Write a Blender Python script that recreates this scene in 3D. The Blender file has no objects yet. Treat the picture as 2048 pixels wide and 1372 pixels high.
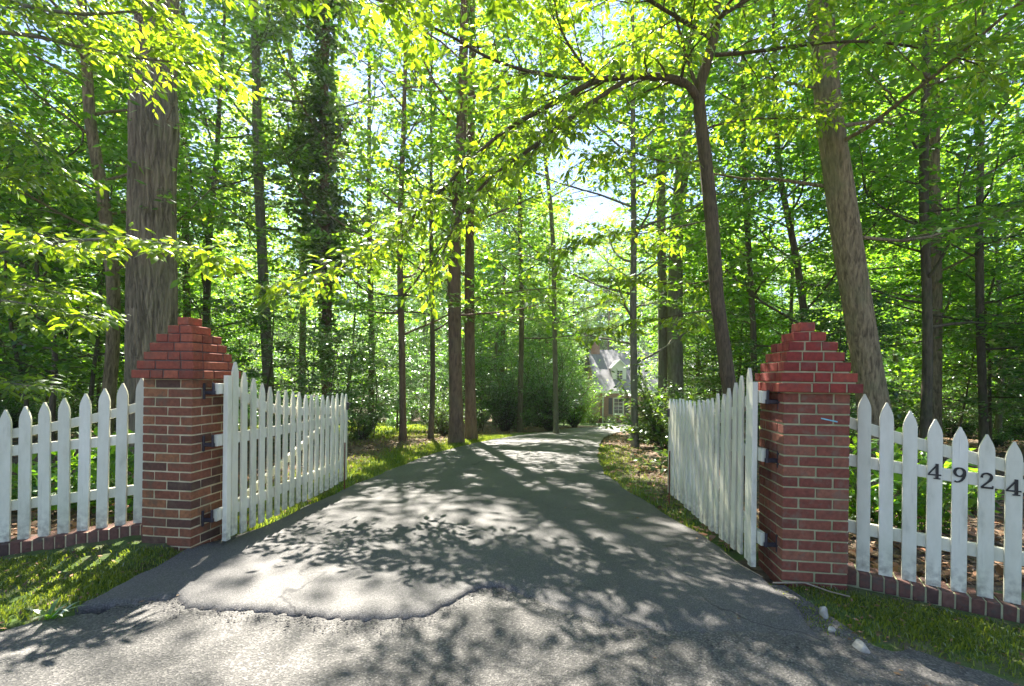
import bpy, bmesh, math, random
import numpy as np
from mathutils import Vector, Matrix

R = math.radians
SC = bpy.context.scene
COL = SC.collection
# ------------------------------------------------------------------ camera
F = 960.0            # focal length in pixels of the 2048-wide photograph
CX, CY = 1024.0, 755.0   # optical axis in the photograph
ROLL = R(0.7)
EYE = 1.30
cam_d = bpy.data.cameras.new("camera")
cam = bpy.data.objects.new("camera", cam_d)
COL.objects.link(cam)
cam_d.sensor_width = 36.0
cam_d.lens = F / 2048 * 36.0
cam_d.shift_y = (CY - 686) / 2048
cam_d.clip_start = 0.05
cam_d.clip_end = 2000
cam.matrix_world = Matrix.Translation((0, 0, EYE)) @ Matrix.Rotation(R(90), 4, 'X') @ Matrix.Rotation(ROLL, 4, 'Z')
SC.camera = cam
# ------------------------------------------------------------------ sky and sun
SUN_EL, SUN_AZ = R(54), R(-13)      # azimuth from +Y, negative = to the left
world = bpy.data.worlds.new("World")
SC.world = world
world.use_nodes = True
wn = world.node_tree
for n in list(wn.nodes):
    wn.nodes.remove(n)
w_out = wn.nodes.new('ShaderNodeOutputWorld')
w_bg = wn.nodes.new('ShaderNodeBackground')
w_sky = wn.nodes.new('ShaderNodeTexSky')
w_sky.sky_type = 'NISHITA'
w_sky.sun_disc = False
w_sky.sun_elevation = SUN_EL
w_sky.sun_rotation = SUN_AZ
w_sky.air_density = 0.8
w_sky.dust_density = 0.15
w_sky.ozone_density = 4.5
w_tc = wn.nodes.new('ShaderNodeTexCoord')
w_map = wn.nodes.new('ShaderNodeMapping')
w_map.inputs['Scale'].default_value = (2.2, 2.2, 5.0)
w_noise = wn.nodes.new('ShaderNodeTexNoise')
w_noise.inputs['Scale'].default_value = 1.7
w_noise.inputs['Detail'].default_value = 7
w_ramp = wn.nodes.new('ShaderNodeValToRGB')
w_ramp.color_ramp.elements[0].position = 0.52
w_ramp.color_ramp.elements[1].position = 0.70
w_mix = wn.nodes.new('ShaderNodeMix')
w_mix.data_type = 'RGBA'
w_mix.inputs['B'].default_value = (3.3, 3.45, 3.8, 1)      # sunlit cloud, in the sky's own units
L = wn.links.new
L(w_tc.outputs['Generated'], w_map.inputs['Vector'])
L(w_map.outputs['Vector'], w_noise.inputs['Vector'])
L(w_noise.outputs['Fac'], w_ramp.inputs['Fac'])
L(w_ramp.outputs['Color'], w_mix.inputs['Factor'])
L(w_sky.outputs['Color'], w_mix.inputs['A'])
L(w_mix.outputs['Result'], w_bg.inputs['Color'])
w_bg.inputs['Strength'].default_value = 0.052
L(w_bg.outputs['Background'], w_out.inputs['Surface'])
sun_d = bpy.data.lights.new("sun", 'SUN')
sun_d.energy = 5.0
sun_d.angle = R(0.53)
sun_d.color = (1.0, 0.95, 0.86)
sun = bpy.data.objects.new("sun", sun_d)
COL.objects.link(sun)
sdir = Vector((math.sin(SUN_AZ) * math.cos(SUN_EL), math.cos(SUN_AZ) * math.cos(SUN_EL), math.sin(SUN_EL)))
sun.rotation_euler = sdir.to_track_quat('Z', 'Y').to_euler()
sun.location = sdir * 60
SC.view_settings.view_transform = 'Standard'
SC.view_settings.look = 'None'
SC.view_settings.gamma = 1
SC.view_settings.exposure = 2.65
SC.render.engine = 'CYCLES'
SC.cycles.max_bounces = 7
SC.cycles.diffuse_bounces = 4
SC.cycles.glossy_bounces = 2
SC.cycles.transmission_bounces = 4
SC.cycles.transparent_max_bounces = 4
SC.cycles.use_denoising = True
SC.cycles.sample_clamp_indirect = 6.0

# ------------------------------------------------------------------ terrain and pixel helpers
_KY = np.array([-60, -5, 2, 3.4, 6, 8, 10, 13, 17, 21, 25, 33, 50, 80, 120, 900.0])
_KZ = np.array([0.0, 0.0, 0.0, 0.0, -0.09, -0.165, -0.25, -0.42, -0.70, -1.0, -1.30, -1.95, -3.2, -4.4, -5.0, -6.0])
_DY = np.linspace(-60, 900, 19201)
_DZ = np.interp(_DY, _KY, _KZ)
_k = np.ones(41) / 41
_DZ = np.concatenate([_DZ[:20], np.convolve(_DZ, _k, 'valid'), _DZ[-20:]])
def H(x, y):
    """ground height"""
    x = np.asarray(x, float); y = np.asarray(y, float)
    z = np.interp(y, _DY, _DZ)
    near = np.clip(1 - np.abs(y - 3) / 5, 0, 1)
    z = z - 0.07 * near * np.clip((x - 1.9) / 1.5, 0, 1) - 0.05 * near * np.clip((-2.9 - x) / 1.5, 0, 1)
    z = z + 0.10 * np.clip((-2.2 - x) / .3, 0, 1) * np.clip((x + 4.4) / 1.6, 0, 1) * np.exp(-((y - 3.75) / .42) ** 2)
    off = np.clip((np.abs(x - 0.2) - 3.0) / 3.0, 0, 1) * np.clip((y - 4) / 4, 0, 1)
    z = z + off * (0.06 * np.sin(x * 1.3 + 0.7) * np.sin(y * 1.1) + 0.10 * np.sin(x * 0.37 + 2) * np.sin(y * 0.29 + 1))
    z = z + 0.02 * np.clip(x + 60, -400, 0) * -0.3
    return z
def h(x, y):
    return float(H(x, y))
def P(px, py, Y):
    """photo pixel + depth -> world point"""
    dx, dy = px - CX, py - CY
    c, s = math.cos(ROLL), math.sin(ROLL)
    ux = (dx * c + dy * s) / F
    uy = (-dx * s + dy * c) / F
    return Vector((ux * Y, Y, EYE - uy * Y))
def G(px, py):
    """photo pixel -> point on the ground"""
    d = P(px, py, 1.0) - Vector((0, 0, EYE))
    Y = 2.0
    for i in range(4000):
        p = d * Y
        if EYE + p.z <= h(p.x, Y):
            break
        Y *= 1.002
    return Vector((d.x * Y, Y, h(d.x * Y, Y)))

# ------------------------------------------------------------------ object helpers
def link(o):
    COL.objects.link(o); return o
def tag(o, label=None, cat=None, group=None, kind=None):
    if label: o["label"] = label
    if cat: o["category"] = cat
    if group: o["group"] = group
    if kind: o["kind"] = kind
    return o
def empty(name, loc, label, cat, group=None, rz=0.0):
    o = bpy.data.objects.new(name, None)
    o.location = loc; o.rotation_euler = (0, 0, rz)
    o.empty_display_size = 0.1
    link(o)
    return tag(o, label, cat, group)
def obj(name, me, parent=None, loc=None, rot=None, scale=None):
    o = bpy.data.objects.new(name, me)
    if loc is not None: o.location = loc
    if rot is not None: o.rotation_euler = rot
    if scale is not None: o.scale = scale
    link(o)
    if parent: o.parent = parent
    return o
def mesh_np(name, V, faces, mat, smooth=False):
    """V (N,3); faces: list of (M,k) int arrays"""
    V = np.asarray(V, np.float32)
    me = bpy.data.meshes.new(name)
    me.vertices.add(len(V)); me.vertices.foreach_set('co', V.ravel())
    loops = np.concatenate([np.asarray(f, np.int32).ravel() for f in faces])
    tot = np.concatenate([np.full(len(f), np.asarray(f).shape[1], np.int32) for f in faces])
    start = np.concatenate([[0], np.cumsum(tot)[:-1]]).astype(np.int32)
    me.loops.add(len(loops)); me.loops.foreach_set('vertex_index', loops)
    me.polygons.add(len(tot)); me.polygons.foreach_set('loop_start', start); me.polygons.foreach_set('loop_total', tot)
    if smooth: me.polygons.foreach_set('use_smooth', np.ones(len(tot), bool))
    if mat is not None:
        for m in (mat if isinstance(mat, (list, tuple)) else [mat]): me.materials.append(m)
    me.update(calc_edges=True)
    return me
def mesh_py(name, V, Fc, mat, smooth=False):
    me = bpy.data.meshes.new(name)
    me.from_pydata([tuple(v) for v in V], [], Fc)
    if smooth:
        for p in me.polygons: p.use_smooth = True
    if mat: me.materials.append(mat)
    me.update()
    return me
def bm_mesh(name, bm, mat, smooth=False):
    me = bpy.data.meshes.new(name)
    bmesh.ops.recalc_face_normals(bm, faces=bm.faces[:])
    bm.to_mesh(me); bm.free()
    if smooth:
        for p in me.polygons: p.use_smooth = True
    if mat: me.materials.append(mat)
    return me
def box_bm(bm, sx, sy, sz, c=(0, 0, 0), bevel=0.0, rot=None, seg=1):
    r = bmesh.ops.create_cube(bm, size=1.0)
    vs = r['verts']
    M = Matrix.Translation(c)
    if rot is not None: M = M @ rot
    bmesh.ops.scale(bm, vec=(sx, sy, sz), verts=vs)
    if bevel > 0:
        es = list({e for v in vs for e in v.link_edges})
        rb = bmesh.ops.bevel(bm, geom=es, offset=bevel, segments=seg, affect='EDGES', clamp_overlap=True)
        vs = list({v for v in rb['verts']} | {v for v in vs if v.is_valid})
    bmesh.ops.transform(bm, matrix=M, verts=vs)
def box(name, sx, sy, sz, mat, parent=None, loc=(0, 0, 0), rot=None, bevel=0.004, jit=0.0, rng=None):
    bm = bmesh.new()
    box_bm(bm, sx, sy, sz, bevel=bevel)
    if jit:
        for v in bm.verts: v.co += Vector((rng.uniform(-jit, jit), rng.uniform(-jit, jit), rng.uniform(-jit, jit)))
    return obj(name, bm_mesh(name, bm, mat), parent, loc, rot)

# ------------------------------------------------------------------ materials
def mat_new(name):
    m = bpy.data.materials.new(name); m.use_nodes = True
    nt = m.node_tree
    b = nt.nodes['Principled BSDF']
    return m, nt, b
def N(nt, t, **kw):
    n = nt.nodes.new(t)
    for k, v in kw.items():
        if k in n.inputs: n.inputs[k].default_value = v
        else: setattr(n, k, v)
    return n
def ramp(nt, fac, stops):
    r = nt.nodes.new('ShaderNodeValToRGB')
    e = r.color_ramp.elements
    while len(e) < len(stops): e.new(0.5)
    for i, (p, c) in enumerate(stops):
        e[i].position = p
        e[i].color = (c[0], c[1], c[2], 1) if hasattr(c, '__len__') else (c, c, c, 1)
    nt.links.new(fac, r.inputs['Fac'])
    return r.outputs['Color']
def noise(nt, vec, scale, detail=4, rough=0.55, dist=0.0):
    n = N(nt, 'ShaderNodeTexNoise')
    n.inputs['Scale'].default_value = scale; n.inputs['Detail'].default_value = detail
    n.inputs['Roughness'].default_value = rough; n.inputs['Distortion'].default_value = dist
    nt.links.new(vec, n.inputs['Vector'])
    return n.outputs['Fac']
def mix(nt, fac, a, b, mode='MIX'):
    n = nt.nodes.new('ShaderNodeMix'); n.data_type = 'RGBA'; n.blend_type = mode
    for s, v in (('Factor', fac), ('A', a), ('B', b)):
        if hasattr(v, 'links') or hasattr(v, 'is_output'): nt.links.new(v, n.inputs[s])
        else: n.inputs[s].default_value = v if s == 'Factor' else (v[0], v[1], v[2], 1)
    return n.outputs['Result']
def coords(nt, kind='Object'):
    return nt.nodes.new('ShaderNodeTexCoord').outputs[kind]
def world_pos(nt):
    return nt.nodes.new('ShaderNodeNewGeometry').outputs['Position']
def mapping(nt, vec, scale=(1, 1, 1), rot=(0, 0, 0)):
    m = nt.nodes.new('ShaderNodeMapping')
    m.inputs['Scale'].default_value = scale; m.inputs['Rotation'].default_value = rot
    nt.links.new(vec, m.inputs['Vector'])
    return m.outputs['Vector']
def bump(nt, b, hgt, strength=0.5, dist=0.01):
    n = nt.nodes.new('ShaderNodeBump')
    n.inputs['Strength'].default_value = strength; n.inputs['Distance'].default_value = dist
    nt.links.new(hgt, n.inputs['Height']); nt.links.new(n.outputs['Normal'], b.inputs['Normal'])
def m_brick(name, c_dark, c_mid, c_light, stain):
    m, nt, b = mat_new(name)
    oi = nt.nodes.new('ShaderNodeObjectInfo').outputs['Random']
    base = ramp(nt, oi, [(0.0, c_dark), (0.25, c_mid), (0.6, c_mid), (1.0, c_light)])
    p = world_pos(nt)
    f1 = noise(nt, p, 38, 5)
    f2 = noise(nt, p, 11, 5, 0.65)
    c = mix(nt, 0.6, base, ramp(nt, f1, [(0.3, (0.35, 0.3, 0.3)), (0.7, (1, 1, 1))]), 'MULTIPLY')
    c = mix(nt, ramp(nt, f2, [(0.52, 0.0), (0.66, 0.8)]), c, stain)
    nt.links.new(c, b.inputs['Base Color'])
    b.inputs['Roughness'].default_value = 0.85
    bump(nt, b, f1, 0.5, 0.004)
    return m
M_BRICK_L = m_brick("brick_brown", (0.09, 0.05, 0.034), (0.25, 0.09, 0.045), (0.36, 0.155, 0.062), (0.13, 0.085, 0.05))
M_BRICK_R = m_brick("brick_red", (0.15, 0.045, 0.03), (0.25, 0.075, 0.045), (0.32, 0.125, 0.07), (0.19, 0.12, 0.08))
M_BRICK_CAPL = m_brick("brick_cap_left", (0.232, 0.059, 0.032), (0.329, 0.081, 0.041), (0.427, 0.122, 0.059), (0.207, 0.085, 0.049))
M_BRICK_CAPR = m_brick("brick_cap_right", (0.20, 0.03, 0.02), (0.29, 0.042, 0.026), (0.39, 0.08, 0.044), (0.20, 0.06, 0.045))
M_BRICK_KERB = m_brick("brick_kerb", (0.085, 0.049, 0.039), (0.159, 0.073, 0.052), (0.207, 0.104, 0.073), (0.085, 0.073, 0.055))
def m_mortar(name, c0, c1, moss):
    m, nt, b = mat_new(name)
    p = world_pos(nt)
    c = ramp(nt, noise(nt, p, 14, 5), [(0.3, c0), (0.7, c1)])
    c = mix(nt, ramp(nt, noise(nt, p, 5, 4), [(0.5, 0.0), (0.68, 0.7)]), c, moss)
    nt.links.new(c, b.inputs['Base Color']); b.inputs['Roughness'].default_value = 0.95
    bump(nt, b, noise(nt, p, 120, 4), 0.6, 0.004)
    return m
M_MORTAR_L = m_mortar("mortar_cream", (0.46, 0.39, 0.23), (0.64, 0.55, 0.35), (0.34, 0.33, 0.18))
M_MORTAR_R = m_mortar("mortar_mossy", (0.30, 0.30, 0.17), (0.46, 0.44, 0.25), (0.22, 0.28, 0.14))
def m_paint():
    m, nt, b = mat_new("white_paint")
    p = world_pos(nt)
    o = coords(nt)
    grain = noise(nt, mapping(nt, p, (60, 60, 3)), 1.0, 5, 0.6)
    dirt = noise(nt, mapping(nt, p, (9, 9, 3)), 1.0, 5, 0.65)
    c = ramp(nt, dirt, [(0.35, (0.84, 0.81, 0.67)), (0.58, (0.74, 0.71, 0.57)), (0.78, (0.50, 0.485, 0.36))])
    c = mix(nt, ramp(nt, grain, [(0.62, 0.0), (0.75, 0.45)]), c, (0.42, 0.40, 0.33))
    c = mix(nt, 1.0, c, ramp(nt, nt.nodes.new('ShaderNodeObjectInfo').outputs['Random'], [(0.0, (0.84, 0.85, 0.80)), (1.0, (1.0, 1.0, 1.0))]), 'MULTIPLY')
    c = mix(nt, ramp(nt, noise(nt, mapping(nt, p, (4, 4, 2)), 1.0, 5, .6), [(0.55, 0.0), (0.75, 0.5)]), c, (0.50, 0.54, 0.36))
    sep = nt.nodes.new('ShaderNodeSeparateXYZ'); nt.links.new(o, sep.inputs[0])
    mr = N(nt, 'ShaderNodeMapRange'); nt.links.new(sep.outputs['Z'], mr.inputs['Value'])
    mr.inputs['From Min'].default_value = 0.22; mr.inputs['From Max'].default_value = 0.0
    mul = N(nt, 'ShaderNodeMath', operation='MULTIPLY'); nt.links.new(mr.outputs['Result'], mul.inputs[0])
    nt.links.new(ramp(nt, noise(nt, p, 26, 5), [(0.4, 0.0), (0.65, 0.8)]), mul.inputs[1])
    c = mix(nt, mul.outputs[0], c, (0.25, 0.23, 0.17))        # soil splash on the feet of the boards
    nt.links.new(c, b.inputs['Base Color']); b.inputs['Roughness'].default_value = 0.55
    bump(nt, b, grain, 0.35, 0.003)
    return m
M_PAINT = m_paint()
def m_simple(name, col, rough=0.6, metal=0.0, nscale=30, var=0.35, bmp=0.3, bd=0.003):
    m, nt, b = mat_new(name)
    p = world_pos(nt)
    f = noise(nt, p, nscale, 5)
    c = ramp(nt, f, [(0.3, [v * (1 - var) for v in col]), (0.7, [min(1, v * (1 + var)) for v in col])])
    nt.links.new(c, b.inputs['Base Color'])
    b.inputs['Roughness'].default_value = rough; b.inputs['Metallic'].default_value = metal
    bump(nt, b, f, bmp, bd)
    return m
M_IRON = m_simple("old_iron", (0.055, 0.05, 0.06), 0.55, 0.6)
M_RUST = m_simple("rust", (0.16, 0.05, 0.025), 0.9)
M_BLACK = m_simple("black_enamel", (0.012, 0.012, 0.013), 0.35)
M_GREYWOOD = m_simple("grey_worn_paint", (0.42, 0.43, 0.42), 0.7, nscale=18, var=0.4)
M_CHALK = m_simple("blue_chalk", (0.25, 0.55, 0.62), 0.9, var=0.2)
M_STONE = m_simple("pale_stone", (0.36, 0.33, 0.28), 0.85, nscale=16, var=0.45, bmp=0.8, bd=0.02)
M_STICK = m_simple("dry_stick", (0.30, 0.24, 0.17), 0.9)

def m_bark(name, c_dark, c_light, moss, sx=14.0, sz=2.2, strength=0.9, dist=0.03):
    m, nt, b = mat_new(name)
    p = world_pos(nt)
    v = mapping(nt, p, (sx, sx, sz))
    f1 = noise(nt, v, 1.0, 6, 0.62, 0.6)
    f2 = noise(nt, p, 2.2, 4, 0.6)
    c = ramp(nt, f1, [(0.36, c_dark), (0.50, [(a + d) * 0.5 for a, d in zip(c_dark, c_light)]), (0.66, c_light)])
    c = mix(nt, ramp(nt, f2, [(0.48, 0.0), (0.68, 0.55)]), c, moss)
    nt.links.new(c, b.inputs['Base Color']); b.inputs['Roughness'].default_value = 0.95
    bump(nt, b, f1, strength, dist)
    return m
M_BARK_OAK = m_bark("bark_furrowed", (0.095, 0.076, 0.05), (0.33, 0.265, 0.175), (0.20, 0.18, 0.10), 17, 1.9, 0.8, 0.03)
M_BARK_TAN = m_bark("bark_tan", (0.10, 0.075, 0.04), (0.34, 0.265, 0.15), (0.17, 0.17, 0.08), 26, 5.0, 1.0, 0.03)
M_BARK_BROWN = m_bark("bark_brown", (0.050, 0.037, 0.022), (0.138, 0.101, 0.058), (0.114, 0.102, 0.048), 40, 7.0, 0.7, 0.012)
M_BARK_RED = m_bark("bark_reddish", (0.102, 0.066, 0.042), (0.216, 0.142, 0.086), (0.156, 0.132, 0.074), 18, 4.0)
M_BARK_GREY = m_bark("bark_grey", (0.108, 0.098, 0.070), (0.228, 0.210, 0.150), (0.144, 0.162, 0.078), 16, 4.0)
M_BARK_DARK = m_bark("bark_dark", (0.066, 0.053, 0.034), (0.156, 0.126, 0.080), (0.096, 0.114, 0.048), 18, 4.0)

def m_leaf(name, front, trans, tmix=0.55, var=0.5, gloss=0.06, rough=0.4):
    """front = reflected colour, trans = colour of light passing through"""
    m, nt, b = mat_new(name)
    nt.nodes.remove(b)
    out = nt.nodes['Material Output']
    rnd = nt.nodes.new('ShaderNodeNewGeometry').outputs['Random Per Island']
    lo = [v * (1 - var) for v in front]; hi = [v * (1 + var) for v in front]
    cf = ramp(nt, rnd, [(0.0, lo), (0.55, front), (1.0, [hi[0] * 1.25, hi[1], hi[2]])])
    tl = [v * (1 - var * 0.7) for v in trans]; th = [v * (1 + var * 0.6) for v in trans]
    ct = ramp(nt, rnd, [(0.0, [tl[0] * 0.8, tl[1], tl[2]]), (0.5, trans), (1.0, [th[0] * 1.15, th[1], th[2]])])
    d = N(nt, 'ShaderNodeBsdfDiffuse'); nt.links.new(cf, d.inputs['Color'])
    t = N(nt, 'ShaderNodeBsdfTranslucent'); nt.links.new(ct, t.inputs['Color'])
    g = N(nt, 'ShaderNodeBsdfGlossy'); g.inputs['Roughness'].default_value = rough
    g.inputs['Color'].default_value = (0.9, 0.95, 0.9, 1)
    m1 = N(nt, 'ShaderNodeMixShader'); m1.inputs[0].default_value = tmix
    nt.links.new(d.outputs[0], m1.inputs[1]); nt.links.new(t.outputs[0], m1.inputs[2])
    lw = N(nt, 'ShaderNodeLayerWeight'); lw.inputs['Blend'].default_value = 0.25
    mm = N(nt, 'ShaderNodeMath', operation='MULTIPLY_ADD'); nt.links.new(lw.outputs['Fresnel'], mm.inputs[0])
    mm.inputs[1].default_value = gloss * 4; mm.inputs[2].default_value = gloss * 0.4
    m2 = N(nt, 'ShaderNodeMixShader'); nt.links.new(mm.outputs[0], m2.inputs[0])
    nt.links.new(m1.outputs[0], m2.inputs[1]); nt.links.new(g.outputs[0], m2.inputs[2])
    nt.links.new(m2.outputs[0], out.inputs['Surface'])
    return m
M_LEAF_CHERRY = m_leaf("leaf_yellow_green", (0.058, 0.13, 0.02), (0.43, 0.62, 0.018), 0.62)
M_LEAF_MAPLE = m_leaf("leaf_mid_green", (0.032, 0.105, 0.026), (0.33, 0.62, 0.02), 0.58)
M_LEAF_TALL = m_leaf("leaf_canopy", (0.036, 0.105, 0.026), (0.40, 0.62, 0.02), 0.58)
M_LEAF_DARK = m_leaf("leaf_dark_green", (0.035, 0.085, 0.02), (0.18, 0.32, 0.02), 0.5)
M_LEAF_HOLLY = m_leaf("leaf_glossy", (0.032, 0.092, 0.034), (0.19, 0.42, 0.025), 0.5, gloss=0.11, rough=0.3)
M_LEAF_RHODO = m_leaf("leaf_long_glossy", (0.05, 0.112, 0.03), (0.24, 0.40, 0.02), 0.5, gloss=0.10, rough=0.35)
M_GRASS = m_leaf("grass_blade", (0.098, 0.144, 0.025), (0.345, 0.437, 0.034), 0.5, gloss=0.04)
M_LITTER = m_leaf("dead_leaf", (0.230, 0.144, 0.081), (0.253, 0.127, 0.046), 0.2, var=0.55, gloss=0.03, rough=0.6)

def m_asphalt(name, c0, c1, speck, fine=260, stain=(0.05, 0.05, 0.05), bstr=0.6, bd=0.004):
    m, nt, b = mat_new(name)
    p = world_pos(nt)
    vor = N(nt, 'ShaderNodeTexVoronoi'); vor.inputs['Scale'].default_value = fine
    nt.links.new(p, vor.inputs['Vector'])
    big = noise(nt, p, 1.1, 5, 0.6)
    mid = noise(nt, p, 22, 5, 0.65)
    c = ramp(nt, big, [(0.35, c0), (0.65, c1)])
    stone = ramp(nt, vor.outputs['Color'], [(0.1, 0.45), (0.6, 1.0), (0.95, speck)])
    c = mix(nt, 0.75, c, stone, 'MULTIPLY')
    c = mix(nt, ramp(nt, mid, [(0.57, 0.0), (0.72, 0.55)]), c, stain)
    nz = N(nt, 'ShaderNodeTexNoise'); nz.inputs['Scale'].default_value = 3.0; nz.inputs['Detail'].default_value = 6
    nt.links.new(p, nz.inputs['Vector'])
    va = N(nt, 'ShaderNodeVectorMath', operation='MULTIPLY_ADD')
    nt.links.new(nz.outputs['Color'], va.inputs[0]); va.inputs[1].default_value = (.55, .55, 0); nt.links.new(p, va.inputs[2])
    vc = N(nt, 'ShaderNodeTexVoronoi'); vc.feature = 'DISTANCE_TO_EDGE'; vc.inputs['Scale'].default_value = 0.55
    nt.links.new(va.outputs[0], vc.inputs['Vector'])
    ck = ramp(nt, vc.outputs['Distance'], [(0.0, 1.0), (0.006, 0.0)])
    ck = mix(nt, 1.0, ck, ramp(nt, noise(nt, p, 0.9, 3), [(0.46, 0.0), (0.58, 0.85)]), 'MULTIPLY')
    c = mix(nt, ck, c, (0.018, 0.017, 0.016))
    nt.links.new(c, b.inputs['Base Color'])
    b.inputs['Roughness'].default_value = 0.8
    hh = N(nt, 'ShaderNodeMath', operation='ADD')
    nt.links.new(vor.outputs['Distance'], hh.inputs[0]); nt.links.new(mid, hh.inputs[1])
    bump(nt, b, hh.outputs[0], bstr, bd)
    return m
M_DRIVE = m_asphalt("asphalt_drive", (0.088, 0.083, 0.078), (0.122, 0.114, 0.106), 1.9, 200, (0.075, 0.07, 0.067), 0.5, 0.004)
M_ROAD = m_asphalt("asphalt_old", (0.080, 0.074, 0.066), (0.115, 0.107, 0.097), 2.3, 120, (0.035, 0.032, 0.03), 0.8, 0.006)
M_TARRY = m_simple("loose_tar_crumbs", (0.045, 0.042, 0.04), 0.9, var=0.5)
def m_ground():
    m, nt, b = mat_new("ground_cover")
    p = world_pos(nt)
    f = noise(nt, p, 9, 6, 0.7)
    vor = N(nt, 'ShaderNodeTexVoronoi'); vor.inputs['Scale'].default_value = 22
    nt.links.new(p, vor.inputs['Vector'])
    lit = ramp(nt, f, [(0.3, (0.055, 0.038, 0.026)), (0.5, (0.13, 0.09, 0.06)), (0.72, (0.24, 0.17, 0.115))])
    lit = mix(nt, 0.5, lit, ramp(nt, vor.outputs['Color'], [(0.2, 0.5), (0.8, 1.4)]), 'MULTIPLY')
    gr = ramp(nt, noise(nt, p, 14, 5, 0.6), [(0.3, (0.045, 0.085, 0.014)), (0.55, (0.075, 0.125, 0.02)), (0.75, (0.14, 0.15, 0.05))])
    a = nt.nodes.new('ShaderNodeAttribute'); a.attribute_name = 'grass'
    add = N(nt, 'ShaderNodeMath', operation='ADD'); nt.links.new(a.outputs['Fac'], add.inputs[0])
    nz = N(nt, 'ShaderNodeMath', operation='MULTIPLY_ADD'); nt.links.new(noise(nt, p, 3.5, 6, 0.7), nz.inputs[0])
    nz.inputs[1].default_value = 1.2; nz.inputs[2].default_value = -0.6
    nt.links.new(nz.outputs[0], add.inputs[1])
    c = mix(nt, ramp(nt, add.outputs[0], [(0.35, 0.0), (0.65, 1.0)]), lit, gr)
    nt.links.new(c, b.inputs['Base Color']); b.inputs['Roughness'].default_value = 1.0
    bump(nt, b, f, 0.9, 0.05)
    return m
M_GROUND = m_ground()

# ------------------------------------------------------------------ ground, road, drive
EDGE_L = [(2.45, -2.42), (2.62, -2.38), (3.1, -2.37), (3.55, -2.30), (3.75, -2.22), (4.35, -2.10), (5.73, -2.0), (7.2, -1.83), (9.2, -1.57),
          (11.2, -1.10), (13.5, -0.48), (17, 0.64), (20, 1.6), (24, 2.9), (28, 4.8), (33, 7.6), (38, 11.5), (43, 17)]
EDGE_R = [(2.0, 1.62), (2.38, 1.57), (3.13, 1.65), (3.8, 1.62), (4.8, 1.53), (6.05, 1.42), (7.2, 1.40), (9.2, 1.65), (12, 2.2), (15.5, 3.0), (19.5, 4.25),
          (23, 5.6), (27, 7.8), (31, 10.5), (35, 14), (40, 20)]
def xl(y): return np.interp(y, [e[0] for e in EDGE_L], [e[1] for e in EDGE_L])
def xr(y): return np.interp(y, [e[0] for e in EDGE_R], [e[1] for e in EDGE_R])
def grass_mask(x, y):
    """where grass grows (1) rather than leaf litter (0)"""
    x = np.asarray(x, float); y = np.asarray(y, float)
    m = np.zeros(np.broadcast(x, y).shape)
    front_l = (x < -2.3) & (y < 3.85 - 0.0 * x) & (y > 2.0)
    front_r = (x > 1.5) & (y < 3.25) & (y > 1.6)
    m = np.where(front_l | front_r, 0.62, m)
    dl = xl(y) - x
    verge = (y > 3.9) & (y < 19) & (dl > -0.3)
    m = np.where(verge, np.maximum(m, np.clip(1.15 - dl / 1.35, 0, 1)), m)
    dr = x - xr(y)
    verge_r = (y > 3.6) & (y < 12) & (dr > -0.3)
    m = np.where(verge_r, np.maximum(m, np.clip(0.72 - dr / 1.6, 0, 1)), m)
    lawn = np.clip(1.6 - np.abs((y - 26 - 0.25 * x) / 9), 0, 1) * np.clip((-x + (y * 0.02) - 2.2) / 3, 0, 1) * np.clip((x + 26) / 6, 0, 1)
    m = np.maximum(m, lawn)
    house = np.clip((y - 31) / 3, 0, 1) * np.clip((58 - y) / 3, 0, 1) * np.clip((x - 1) / 3, 0, 1) * np.clip((40 - x) / 4, 0, 1)
    return np.maximum(m, house)
def build_ground():
    xs = np.concatenate([[-500, -300, -180, -110], np.arange(-70, -9, 1.5), np.arange(-9, 9, 0.11), np.arange(9, 70, 1.5), [110, 180, 300, 500]])
    ys = np.concatenate([[-300, -120, -60, -30], np.arange(-16, 1.4, 0.8), np.arange(1.4, 14, 0.11), np.arange(14, 60, 0.6), np.arange(60, 130, 5), [160, 240, 400, 800]])
    X, Y = np.meshgrid(xs, ys)
    Z = H(X, Y) - 0.012
    rng = np.random.default_rng(3)
    nearm = (Y > 3.4) & (Y < 14)
    on = (X > xl(Y) - 0.15) & (X < xr(Y) + 0.15) & (Y > 1.9)
    Z = Z + np.where(on, -0.03, rng.uniform(-0.012, 0.018, Z.shape) * nearm)
    front = (Y < 2.7)
    Z = Z + np.where(front & ~on, -0.004, 0)
    V = np.stack([X, Y, Z], -1).reshape(-1, 3)
    ny, nx = X.shape
    i = np.arange(nx * ny).reshape(ny, nx)
    Fq = np.stack([i[:-1, :-1], i[:-1, 1:], i[1:, 1:], i[1:, :-1]], -1).reshape(-1, 4)
    me = mesh_np("ground", V, [Fq], M_GROUND, True)
    a = me.attributes.new('grass', 'FLOAT', 'POINT')
    a.data.foreach_set('value', grass_mask(V[:, 0], V[:, 1]).astype(np.float32))
    tag(obj("ground", me), kind="structure")
build_ground()
def wav(t, s, a):
    return a * (math.sin(t * 5.1 + s) * 0.5 + math.sin(t * 13.7 + s * 2.3) * 0.3 + math.sin(t * 31.3 + s * 3.1) * 0.2)
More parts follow.
